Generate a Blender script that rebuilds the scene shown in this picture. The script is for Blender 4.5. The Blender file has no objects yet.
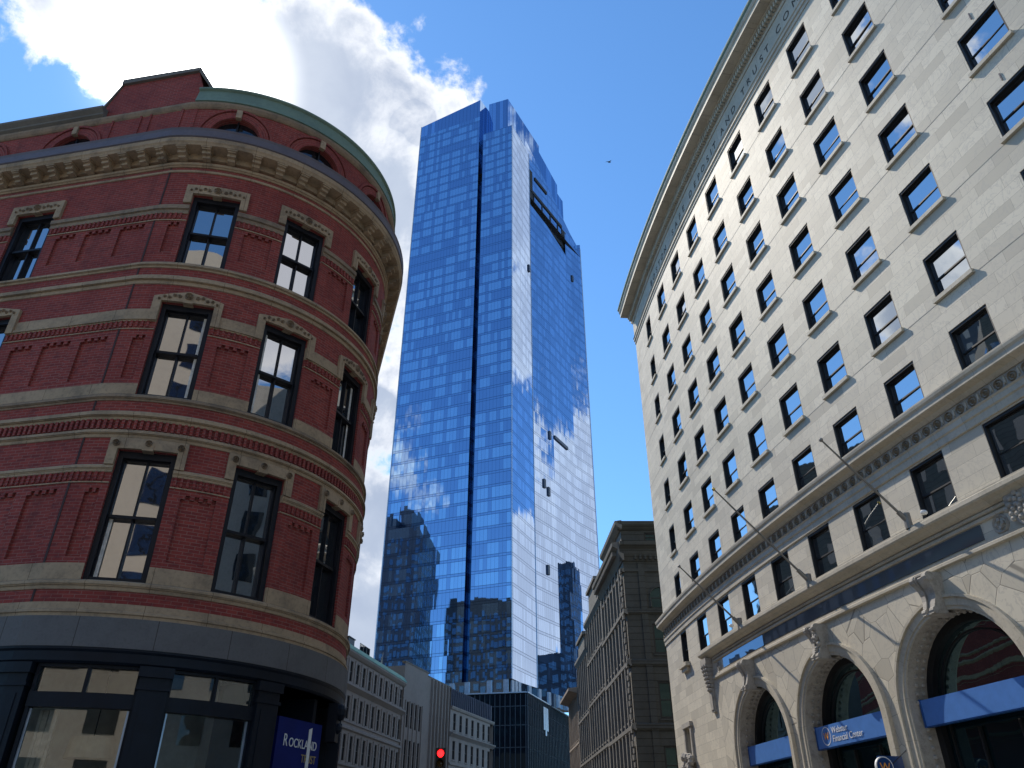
import bpy, math, random
from mathutils import Vector
random.seed(7)
rad = math.radians
sc = bpy.context.scene
COL = sc.collection

# ------------------------------------------------------------ camera
cam_d = bpy.data.cameras.new('camera'); cam = bpy.data.objects.new('camera', cam_d); COL.objects.link(cam)
cam.location = (0, 0, 1.6); cam.rotation_euler = (rad(90 + 31.3), 0, 0)
cam_d.sensor_width = 36; cam_d.lens = 36 * 770 / 1024; cam_d.clip_start = .1; cam_d.clip_end = 9000
sc.camera = cam
sc.render.resolution_x = 1024; sc.render.resolution_y = 768

# ------------------------------------------------------------ light
SUN_AZ, SUN_EL = -34.0, 47.8
SKY_STRENGTH = 0.15
SUN_STRENGTH = 4.1
EXPOSURE = 0.18
sund = Vector((math.sin(rad(SUN_AZ)) * math.cos(rad(SUN_EL)), math.cos(rad(SUN_AZ)) * math.cos(rad(SUN_EL)), math.sin(rad(SUN_EL))))
sl = bpy.data.lights.new('sun', 'SUN'); sl.energy = SUN_STRENGTH; sl.angle = rad(.5); sl.color = (1, .90, .76)
so = bpy.data.objects.new('sun', sl); COL.objects.link(so); so.rotation_euler = sund.to_track_quat('Z', 'Y').to_euler()
vs = sc.view_settings; vs.view_transform = 'Standard'; vs.look = 'None'; vs.gamma = 1; vs.exposure = EXPOSURE; vs.use_curve_mapping = False

class NT:
    """small helper to write node trees as expressions"""
    def __init__(s, tree): s.t = tree; s.n = tree.nodes; s.l = tree.links
    def put(s, sock, v):
        if v is None: return
        if isinstance(v, bpy.types.NodeSocket): s.l.new(v, sock)
        else:
            if isinstance(v, tuple) and len(v) == 3 and sock.type == 'RGBA': v = v + (1,)
            sock.default_value = v
    def node(s, typ, ins=None, **kw):
        n = s.n.new(typ)
        for k, v in kw.items(): setattr(n, k, v)
        for k, v in (ins or {}).items(): s.put(n.inputs[k], v)
        return n
    def math(s, op, a, b=None, c=None, clamp=False):
        n = s.node('ShaderNodeMath', operation=op, use_clamp=clamp)
        for i, v in enumerate((a, b, c)): s.put(n.inputs[i], v)
        return n.outputs[0]
    def vmath(s, op, a, b=None, out=0, scale=None):
        n = s.node('ShaderNodeVectorMath', operation=op)
        s.put(n.inputs[0], a)
        if b is not None: s.put(n.inputs[1], b)
        if scale is not None: s.put(n.inputs['Scale'], scale)
        return n.outputs[out]
    def mix(s, f, a, b, blend='MIX'):
        n = s.node('ShaderNodeMix', data_type='RGBA', blend_type=blend)
        s.put(n.inputs[0], f); s.put(n.inputs[6], a); s.put(n.inputs[7], b)
        return n.outputs[2]
    def noise(s, vec, scale, detail=4, rough=.55, dist=0, dims='3D'):
        n = s.node('ShaderNodeTexNoise', noise_dimensions=dims)
        if vec is not None: s.put(n.inputs['Vector'], vec)
        s.put(n.inputs['Scale'], float(scale)); s.put(n.inputs['Detail'], float(detail)); s.put(n.inputs['Roughness'], rough); s.put(n.inputs['Distortion'], float(dist))
        return n.outputs[0]
    def ramp(s, v, lo, hi, a=0., b=1., smooth=True):
        n = s.node('ShaderNodeMapRange', interpolation_type='SMOOTHSTEP' if smooth else 'LINEAR')
        for i, x in enumerate((v, lo, hi, a, b)): s.put(n.inputs[i], x)
        return n.outputs[0]

# ------------------------------------------------------------ world: sky with clouds
w = bpy.data.worlds.new('World'); sc.world = w; w.use_nodes = True
N = NT(w.node_tree); N.n.clear()
sky = N.node('ShaderNodeTexSky', sky_type='NISHITA', sun_disc=False, sun_elevation=rad(SUN_EL), sun_rotation=rad(SUN_AZ), altitude=20, air_density=1.0, dust_density=0.05, ozone_density=2.2)
tc = N.node('ShaderNodeTexCoord').outputs['Generated']
D = N.vmath('NORMALIZE', tc)
n1 = N.noise(D, 7.5, 9, .60, .3)
n2 = N.noise(D, 26, 8, .6, .2)
dw = N.vmath('ADD', D, N.vmath('SCALE', N.vmath('SUBTRACT', N.node('ShaderNodeTexNoise', {'Vector': D, 'Scale': 9.0, 'Detail': 6.0}).outputs['Color'], (.5, .5, .5)), scale=.07))
dw = N.vmath('NORMALIZE', dw)
def blob(lst, soft=2.6):
    s = None
    for x, y, z, r in lst:
        dp = N.vmath('DOT_PRODUCT', dw, (x, y, z), out=1)
        ang = N.math('MULTIPLY', N.math('ARCCOSINE', N.math('MINIMUM', dp, 1.0)), 57.2958)
        v = N.math('SUBTRACT', r, ang)
        s = v if s is None else N.math('SMOOTH_MAX', s, v, 2.6)
    return s
def azel(a, e, r): return (math.sin(rad(a)) * math.cos(rad(e)), math.cos(rad(a)) * math.cos(rad(e)), math.sin(rad(e)), r)
VIS = [(-0.463, 0.464, 0.755, 3.6), (-0.391, 0.507, 0.768, 5.7), (-0.31, 0.557, 0.77, 6.9), (-0.227, 0.597, 0.77, 6.1), (-0.164, 0.609, 0.776, 4.0), (-0.112, 0.636, 0.764, 2.8), (-0.259, 0.686, 0.68, 7.5), (-0.171, 0.7, 0.694, 5.2), (-0.165, 0.781, 0.6, 5.3), (-0.18, 0.829, 0.525, 5.0), (-0.19, 0.875, 0.45, 2.8), (-0.187, 0.541, 0.82, 2.1), (-0.191, 0.915, 0.356, 5.6), (-0.197, 0.95, 0.241, 6.8), (-0.528, 0.366, 0.767, 4.4), (-0.4, 0.365, 0.841, 5.9), (-0.288, 0.436, 0.853, 5.3)]
REF = [azel(44, 45, 5.5), azel(43, 37, 4.5), azel(42, 51, 5), azel(54, 21, 6.5), azel(66, 18, 8.5), azel(66, 27, 4), azel(70, 9, 8), azel(43, 17, 5.5), azel(62, 24, 3), azel(67, 52, 4), azel(38, 14, 9),
       azel(-127, 26, 2.6), azel(-123, 24.5, 2.0), azel(-60, 33, 4.5), azel(-72, 48, 4), azel(115, 38, 9), azel(128, 30, 8), azel(170, 24, 12), azel(-160, 60, 7)]
s1 = blob(VIS + REF)
# turbulence in degrees
turb = N.math('ADD', N.math('MULTIPLY', N.math('SUBTRACT', n1, .5), 14.0), N.math('MULTIPLY', N.math('SUBTRACT', n2, .5), 5.0))
fld = N.math('ADD', s1, turb)
mask = N.ramp(fld, -.5, 1.5)
thick = N.ramp(N.math('ADD', s1, N.math('MULTIPLY', turb, .70)), .1, 3.6)
sdot = N.vmath('DOT_PRODUCT', D, tuple(sund), out=1)
sang = N.math('MULTIPLY', N.math('ARCCOSINE', N.math('MINIMUM', sdot, 1.0)), 57.2958)
near = N.ramp(sang, 3.5, 8.5, 1.0, 0.0)
near2 = N.math('POWER', N.math('MAXIMUM', sdot, 0.0), 60.0)
n3 = N.noise(D, 11, 7, .55, .3)
shade = N.mix(N.ramp(n3, .3, .7), (2.6, 3.1, 4.1), (3.3, 3.8, 4.7))
shade = N.mix(N.ramp(sang, 38, 62), shade, (5.4, 5.6, 6.1))
ccol = N.mix(thick, (7.0, 7.1, 7.3), shade)
ccol = N.mix(near, ccol, (18, 18, 17.6))
ccol = N.mix(N.math('MULTIPLY', near2, .22), ccol, (9, 9, 9))
skyc = N.mix(1.0, sky.outputs[0], (0.70, 1.06, 1.30), 'MULTIPLY')
glow = N.math('MULTIPLY', N.math('POWER', N.math('MAXIMUM', sdot, 0.0), 900.0), 30.0)
col = N.mix(mask, skyc, ccol)
col = N.mix(1.0, col, N.node('ShaderNodeCombineColor', {0: glow, 1: glow, 2: glow}).outputs[0], 'ADD')
bg = N.node('ShaderNodeBackground', {'Color': col, 'Strength': SKY_STRENGTH})
N.l.new(bg.outputs[0], N.node('ShaderNodeOutputWorld').inputs[0])

# ------------------------------------------------------------ materials
def material(name):
    m = bpy.data.materials.new(name); m.use_nodes = True; t = NT(m.node_tree); t.n.clear()
    return m, t
def finish(t, color, rough=.8, bump=None, bstr=.3, bdist=.02, metal=0., normal=None, spec=None, coat=None):
    p = t.node('ShaderNodeBsdfPrincipled', {'Base Color': color, 'Roughness': rough, 'Metallic': metal})
    if spec is not None: p.inputs['Specular IOR Level'].default_value = spec
    if bump is not None:
        b = t.node('ShaderNodeBump', {'Height': bump, 'Strength': bstr, 'Distance': bdist}); t.l.new(b.outputs[0], p.inputs['Normal'])
    if normal is not None: t.l.new(normal, p.inputs['Normal'])
    t.l.new(p.outputs[0], t.node('ShaderNodeOutputMaterial').inputs[0]); return p
def uvv(t): return t.node('ShaderNodeUVMap').outputs[0]
def posn(t): return t.node('ShaderNodeNewGeometry').outputs['Position']
def sepuv(t, v):
    s = t.node('ShaderNodeSeparateXYZ', {0: v}); return s.outputs[0], s.outputs[1]
def brick_tex(t, v, wd, ht, c1, c2, mo, msize, offs=.5, bias=0., smooth=.1):
    n = t.node('ShaderNodeTexBrick', {'Vector': v, 'Color1': c1, 'Color2': c2, 'Mortar': mo, 'Scale': 1.0, 'Mortar Size': msize, 'Mortar Smooth': smooth, 'Bias': bias, 'Brick Width': wd, 'Row Height': ht})
    n.offset = offs; n.offset_frequency = 2; n.squash = 1.0; return n
M = {}
def m_brick():
    m, t = material('red_brick'); v = uvv(t)
    b = brick_tex(t, v, .215, .072, (.30, .056, .046), (.20, .038, .034), (.27, .155, .135), .006)
    big = t.noise(posn(t), .7, 5, .6)
    c = t.mix(t.ramp(big, .35, .7, 0, .45), b.outputs[0], (.13, .022, .024))
    fine = t.noise(posn(t), 9, 4, .6)
    c = t.mix(t.ramp(fine, .35, .75, 0, .3), c, (.33, .075, .06))
    st = t.noise(t.vmath('MULTIPLY', v, (2.2, .22, 1.0)), 1.0, 6, .65)
    c = t.mix(t.ramp(st, .52, .75, 0, .5), c, (.095, .03, .03))
    odd = t.noise(t.vmath('MULTIPLY', v, (4.6, 13.9, 1.0)), 1.0, 0, .5)
    c = t.mix(t.ramp(odd, .60, .72, 0, .45), c, (.12, .035, .04))
    h = t.math('SUBTRACT', 1.0, b.outputs[1])
    finish(t, c, .85, t.math('ADD', h, t.math('MULTIPLY', fine, .4)), .35, .01, spec=.25); return m
M['brick'] = m_brick()
def m_stone(name, base, dirt, nscale=1.2, streak=.5, rough=.85, joints=None):
    m, t = material(name); p = posn(t); v = uvv(t)
    n = t.noise(p, nscale, 6, .65); f = t.noise(p, nscale * 9, 5, .6)
    c = t.mix(t.ramp(n, .42, .72, 0, streak), base, dirt)
    c = t.mix(t.ramp(f, .45, .8, 0, .45), c, dirt)
    c = t.mix(t.ramp(f, .2, .42, .25, 0), c, tuple(min(1, x * 1.25) for x in base))
    hh = f
    if joints:
        b = brick_tex(t, v, joints[0], joints[1], (1, 1, 1), (.9, .9, .88), (.45, .42, .38), joints[2])
        c = t.mix(1.0, c, b.outputs[0], 'MULTIPLY'); hh = t.math('ADD', t.math('MULTIPLY', f, .3), t.math('SUBTRACT', 1.0, b.outputs[1]))
    finish(t, c, rough, hh, .35, .02, spec=.3); return m
M['trim'] = m_stone('tan_sandstone', (.40, .30, .20), (.10, .085, .068), 1.6, .55, joints=(1.15, 50, .006))
M['trim_dark'] = m_stone('weathered_sandstone', (.28, .21, .145), (.07, .06, .055), 1.6, .6)
M['granite'] = m_stone('grey_granite', (.135, .135, .14), (.08, .08, .085), 2.5, .35, joints=(1.35, 50, .008))
M['slate_metal'] = m_stone('purple_grey_roof_metal', (.13, .115, .135), (.075, .07, .085), 1.5, .5, .6)
M['copper'] = m_stone('green_copper', (.17, .25, .20), (.10, .155, .135), 1.1, .6, .7)
M['copper_bright'] = m_stone('bright_green_copper', (.14, .30, .24), (.09, .19, .16), 1.1, .5, .7)
M['coping'] = m_stone('grey_coping_stone', (.17, .16, .14), (.10, .095, .09), 1.1, .5)

def m_lime(name, bw, bh, jw=.006, base=(.57, .525, .425), voro=False):
    m, t = material(name); v = uvv(t); p = posn(t)
    if voro:
        vor = t.node('ShaderNodeTexVoronoi', {'Vector': v, 'Scale': 1.0}, feature='DISTANCE_TO_EDGE')
        edge = t.ramp(vor.outputs[0], .004, .014)
        vc = t.node('ShaderNodeTexVoronoi', {'Vector': v, 'Scale': 1.0})
        rnd = t.node('ShaderNodeSeparateColor', {0: vc.outputs['Color']}).outputs[0]
    else:
        b = brick_tex(t, v, bw, bh, (1, 1, 1), (0, 0, 0), (.5, .5, .5), jw, .37)
        edge = t.math('SUBTRACT', 1.0, b.outputs[1]); rnd = t.node('ShaderNodeSeparateColor', {0: b.outputs[0]}).outputs[0]
    c = t.mix(rnd, tuple(x * .84 for x in base), tuple(min(1, x * 1.10) for x in base))
    # odd darker, greener slabs
    c = t.mix(t.ramp(rnd, .16, .03, 0, .6), c, (.42, .385, .31))
    # marble veining
    vn = t.noise(p, 1.1, 8, .62, 1.6); vein = t.ramp(t.math('ABSOLUTE', t.math('SUBTRACT', vn, .5)), .0, .03, .55, 0)
    c = t.mix(vein, c, (.40, .375, .325))
    big = t.noise(p, .22, 5, .6); c = t.mix(t.ramp(big, .42, .75, 0, .30), c, (.45, .415, .34))
    stv = t.vmath('MULTIPLY', v, (2.6, .16, 1.0)); st = t.noise(stv, 1.0, 5, .6)
    c = t.mix(t.ramp(st, .54, .78, 0, .38), c, (.37, .345, .285))
    c = t.mix(edge, (.25, .23, .19), c)
    finish(t, c, .62, t.math('ADD', edge, t.math('MULTIPLY', vn, .3)), .4, .012, spec=.35); return m
M['lime'] = m_lime('cream_marble_blocks', 1.55, .507)
M['lime_voro'] = m_lime('cream_marble_random_ashlar', 1.2, .75, voro=True)
M['lime_trim'] = m_stone('cream_marble_trim', (.52, .475, .385), (.27, .25, .21), 1.0, .4, .65, joints=(1.4, 50, .005))
M['lime_dark'] = m_stone('weathered_marble_carving', (.40, .375, .33), (.15, .14, .125), 3.0, .6, .8)

def m_plain(name, c, rough=.6, metal=0., spec=None, var=.15, scale=3.):
    m, t = material(name); n = t.noise(posn(t), scale, 5, .6)
    cc = t.mix(t.ramp(n, .3, .7), tuple(x * (1 - var) for x in c), tuple(min(1, x * (1 + var)) for x in c))
    finish(t, cc, rough, n, .1, .01, metal=metal, spec=spec); return m
M['seam'] = m_plain('seam_shadow_tone', (.05, .028, .028), .9)  # shadow line of the brick wall's seam, put into the colour
M['navy'] = m_plain('dark_navy_paint', (.006, .010, .018), .5, spec=.2)
M['black_frame'] = m_plain('black_window_paint', (.009, .010, .015), .5, spec=.25)
M['bronze'] = m_plain('dark_bronze_frame', (.008, .009, .011), .55)
M['flag_metal'] = m_plain('grey_painted_metal', (.22, .21, .19), .45, .3)
M['gold'] = m_plain('gilt_ball', (.55, .38, .10), .3, .9)
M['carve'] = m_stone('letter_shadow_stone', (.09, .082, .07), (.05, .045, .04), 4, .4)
M['room'] = m_plain('dim_plaster', (.42, .40, .36), .9)
M['dark_room'] = m_plain('dark_interior', (.02, .022, .026), .9)
M['white_cloth'] = m_plain('white_curtain', (.68, .66, .62), .9, var=.2, scale=8)
M['lamp_cloth'] = m_plain('beige_lampshade', (.50, .45, .36), .8)
M['road'] = m_plain('asphalt', (.050, .050, .052), .9, var=.25, scale=5)
M['paving'] = m_stone('pavement_concrete', (.30, .29, .27), (.18, .17, .16), 1, .4, .9, joints=(1.5, 1.5, .01))
M['kerb'] = m_stone('granite_kerb', (.32, .31, .30), (.2, .2, .19), 2, .4)
M['paint_white'] = m_plain('road_paint', (.62, .62, .60), .8)

def m_glass(name, tint, rough=.015, wav=.004, wscale=1.3, body=(.01, .013, .016), fac=.6, pane=None):
    """opaque-backed window glass: coated mirror over a dark room, slightly wavy"""
    m, t = material(name); p = posn(t); nrm = t.node('ShaderNodeNewGeometry').outputs['Normal']
    nz = t.node('ShaderNodeTexNoise', {'Vector': p, 'Scale': wscale, 'Detail': 2.0}).outputs['Color']
    off = t.vmath('SCALE', t.vmath('SUBTRACT', nz, (.5, .5, .5)), scale=wav * 2)
    nn = t.vmath('NORMALIZE', t.vmath('ADD', nrm, off))
    g = t.node('ShaderNodeBsdfGlossy', {'Color': tint, 'Roughness': rough, 'Normal': nn})
    d = t.node('ShaderNodeBsdfDiffuse', {'Color': body})
    fr = t.node('ShaderNodeFresnel', {'IOR': 1.5, 'Normal': nn}).outputs[0]
    f = t.math('ADD', t.math('MULTIPLY', fr, 1 - fac), fac, clamp=True)
    mx = t.node('ShaderNodeMixShader', {0: f, 1: d.outputs[0], 2: g.outputs[0]})
    t.l.new(mx.outputs[0], t.node('ShaderNodeOutputMaterial').inputs[0]); return m
M['glass_red'] = m_glass('old_sash_glass', (.86, .86, .88), wav=.010, wscale=.9, fac=.50)
M['glass_right'] = m_glass('bank_sash_glass', (.82, .86, .88), wav=.008, wscale=.8, fac=.62)
M['glass_arch'] = m_glass('dark_teal_glass', (.22, .36, .40), wav=.006, fac=.08, body=(.004, .012, .016))
M['glass_far'] = m_glass('grey_street_glass', (.55, .6, .65), wav=.02, fac=.10, body=(.012, .014, .018))
def m_shop():
    m, t = material('shop_window_glass')
    g = t.node('ShaderNodeBsdfGlossy', {'Color': (.8, .84, .86, 1), 'Roughness': .01}); tr = t.node('ShaderNodeBsdfTransparent', {'Color': (.75, .8, .78, 1)})
    fr = t.node('ShaderNodeFresnel', {'IOR': 1.5}).outputs[0]
    mx = t.node('ShaderNodeMixShader', {0: t.math('ADD', t.math('MULTIPLY', fr, .9), .16, clamp=True), 1: tr.outputs[0], 2: g.outputs[0]})
    t.l.new(mx.outputs[0], t.node('ShaderNodeOutputMaterial').inputs[0]); return m
M['glass_shop'] = m_shop()

def m_tower(name, tint, pw=.95, fh=3.4, seed=0., con=.80):
    """curtain wall: one reflective sheet per pane, thin mullions, double line at each floor, every pane tilted a hair"""
    m, t = material(name); v = uvv(t); u, z = sepuv(t, v); nrm = t.node('ShaderNodeNewGeometry').outputs['Normal']
    un = t.math('DIVIDE', u, pw); zn = t.math('DIVIDE', z, fh)
    ui = t.math('FLOOR', un); zi = t.math('FLOOR', zn); uf = t.math('FRACT', un); zf = t.math('FRACT', zn)
    cell = t.node('ShaderNodeCombineXYZ', {0: ui, 1: zi, 2: seed}).outputs[0]
    wn = t.node('ShaderNodeTexWhiteNoise', {'Vector': cell}, noise_dimensions='3D')
    g2 = t.node('ShaderNodeCombineXYZ', {0: t.math('FLOOR', t.math('DIVIDE', un, 4.0)), 1: zi, 2: seed + 3.}).outputs[0]
    wn2 = t.node('ShaderNodeTexWhiteNoise', {'Vector': g2}, noise_dimensions='3D')
    vert = t.math('MAXIMUM', t.math('LESS_THAN', uf, .045), t.math('GREATER_THAN', uf, .955))
    h1 = t.math('LESS_THAN', zf, .03); h2 = t.math('LESS_THAN', t.math('ABSOLUTE', t.math('SUBTRACT', zf, .20)), .022)
    spand = t.math('LESS_THAN', zf, .20)
    line = t.math('MAXIMUM', t.math('MULTIPLY', vert, .55), t.math('MAXIMUM', h1, t.math('MULTIPLY', h2, .8)))
    g3 = t.node('ShaderNodeCombineXYZ', {0: t.math('FLOOR', t.math('DIVIDE', un, 4.0)), 1: t.math('FLOOR', t.math('DIVIDE', zn, 5.0)), 2: seed + 7.}).outputs[0]
    shift = t.math('FLOOR', t.math('MULTIPLY', t.node('ShaderNodeTexWhiteNoise', {'Vector': g3}, noise_dimensions='3D').outputs[0], 3.0))
    slot = t.math('FLOORED_MODULO', t.math('ADD', ui, shift), 4.0)
    room = t.math('GREATER_THAN', slot, .5)
    lit = t.math('MULTIPLY', t.math('MULTIPLY', room, t.math('GREATER_THAN', t.math('ADD', t.math('MULTIPLY', wn2.outputs[0], .8), t.math('MULTIPLY', wn.outputs[0], .2)), .36)), t.math('GREATER_THAN', zf, .20))
    dark = tuple(x * con for x in tint)
    c = t.mix(lit, dark, tuple(min(1, x * (1 + (1 - con) * .7)) for x in tint))
    c = t.mix(t.math('MULTIPLY', wn.outputs[0], .25), c, dark)
    c = t.mix(t.math('MULTIPLY', spand, .45), c, dark)
    c = t.mix(t.math('MULTIPLY', line, .72), c, (.02, .035, .07))
    jit = t.vmath('SCALE', t.vmath('SUBTRACT', wn.outputs[1], (.5, .5, .5)), scale=.010)
    nz = t.node('ShaderNodeTexNoise', {'Vector': t.vmath('MULTIPLY', v, (.30, .12, 1)), 'Scale': 1.0, 'Detail': 3.0}).outputs['Color']
    jit2 = t.vmath('SCALE', t.vmath('SUBTRACT', nz, (.5, .5, .5)), scale=.007)
    nn = t.vmath('NORMALIZE', t.vmath('ADD', nrm, t.vmath('ADD', jit, jit2)))
    gl = t.node('ShaderNodeBsdfGlossy', {'Color': c, 'Roughness': .02, 'Normal': nn})
    body = t.mix(lit, (.008, .020, .055), (.030, .070, .16))
    df = t.node('ShaderNodeBsdfDiffuse', {'Color': body})
    fr = t.node('ShaderNodeFresnel', {'IOR': 1.5, 'Normal': nn}).outputs[0]
    mx = t.node('ShaderNodeMixShader', {0: t.math('ADD', t.math('MULTIPLY', fr, .25), .76, clamp=True), 1: df.outputs[0], 2: gl.outputs[0]})
    t.l.new(mx.outputs[0], t.node('ShaderNodeOutputMaterial').inputs[0]); return m
M['tower_l'] = m_tower('blue_curtain_wall', (.46, .66, .98), seed=1.)
M['tower_r'] = m_tower('blue_curtain_wall_east', (.55, .70, .95), seed=5., con=.91)
M['tower_crown'] = m_tower('blue_crown_glass', (.42, .60, .92), 1.3, 60, 9.)
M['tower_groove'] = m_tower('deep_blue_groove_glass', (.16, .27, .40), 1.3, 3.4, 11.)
M['tower_base'] = m_tower('pale_base_storey_glass', (.6, .68, .75), 3.1, 40, 4.)
M['white_panel'] = m_plain('pale_metal_panel', (.34, .42, .52), .35, .4)
M['podium'] = m_glass('dark_podium_glass', (.12, .18, .20), wav=.01, fac=.10, body=(.006, .010, .018))
M['fin'] = m_plain('dark_fin_metal', (.055, .075, .10), .4, .5)
M['louvre'] = m_plain('black_louvre', (.008, .010, .012), .7)
M['stone_a'] = m_stone('grey_street_limestone', (.27, .25, .23), (.16, .15, .14), .8, .4)
M['stone_b'] = m_stone('grey_concrete', (.24, .22, .20), (.17, .155, .14), .5, .4)
M['slate'] = m_stone('blue_grey_slate', (.070, .085, .125), (.04, .05, .08), .6, .4, .6, joints=(.75, 60, .04))
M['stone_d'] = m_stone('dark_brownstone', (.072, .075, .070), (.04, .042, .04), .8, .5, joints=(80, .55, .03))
M['stone_d2'] = m_stone('grey_carved_stone', (.30, .29, .265), (.15, .145, .135), .8, .45)
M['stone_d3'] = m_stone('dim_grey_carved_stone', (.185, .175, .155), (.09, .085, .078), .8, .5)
M['stone_e'] = m_stone('warm_brown_stone', (.33, .27, .21), (.17, .14, .12), .8, .45)
M['beige_block'] = m_stone('beige_office_stone', (.42, .37, .30), (.32, .28, .23), .3, .3)
M['dark_tower'] = m_plain('dark_office_metal', (.020, .028, .042), .5)
M['dark_tower_glass'] = m_glass('office_glass', (.45, .55, .65), fac=.18, body=(.03, .04, .05))
def m_flat(name, c, rough=.5, emit=0., spec=None):
    m, t = material(name); p = finish(t, c, rough, spec=spec)
    if emit: p.inputs['Emission Color'].default_value = c + (1,); p.inputs['Emission Strength'].default_value = emit
    return m
M['sign_navy'] = m_plain('navy_sign_paint', (.002, .012, .13), .5, var=.08, spec=.15)
M['sign_white'] = m_flat('white_letters', (.72, .74, .74))
M['sign_gold'] = m_flat('gold_letters', (.38, .30, .12))
M['banner_blue'] = m_plain('sky_blue_sign_paint', (.075, .20, .52), .35, var=.06)
M['banner_dark'] = m_plain('deep_blue_sign_edge', (.012, .07, .25), .4)
M['orange'] = m_flat('orange_logo', (.85, .36, .03))
M['blade_blue'] = m_plain('deep_blue_enamel', (.008, .045, .16), .3, var=.05)
M['panel_blue'] = m_glass('blue_grey_glazed_strip', (.42, .52, .68), wav=.004, fac=.22, body=(.11, .12, .135))
M['sig_black'] = m_plain('black_signal_housing', (.008, .008, .009), .45)
M['sig_red'] = m_flat('lit_red_lens', (1.0, .01, .012), .3, 5.0)
M['sig_amber'] = m_flat('unlit_amber_lens', (.12, .06, .01), .25)
M['sig_green'] = m_flat('unlit_green_lens', (.01, .07, .05), .25)
M['bird'] = m_flat('dark_feathers', (.03, .03, .035), .8)

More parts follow.
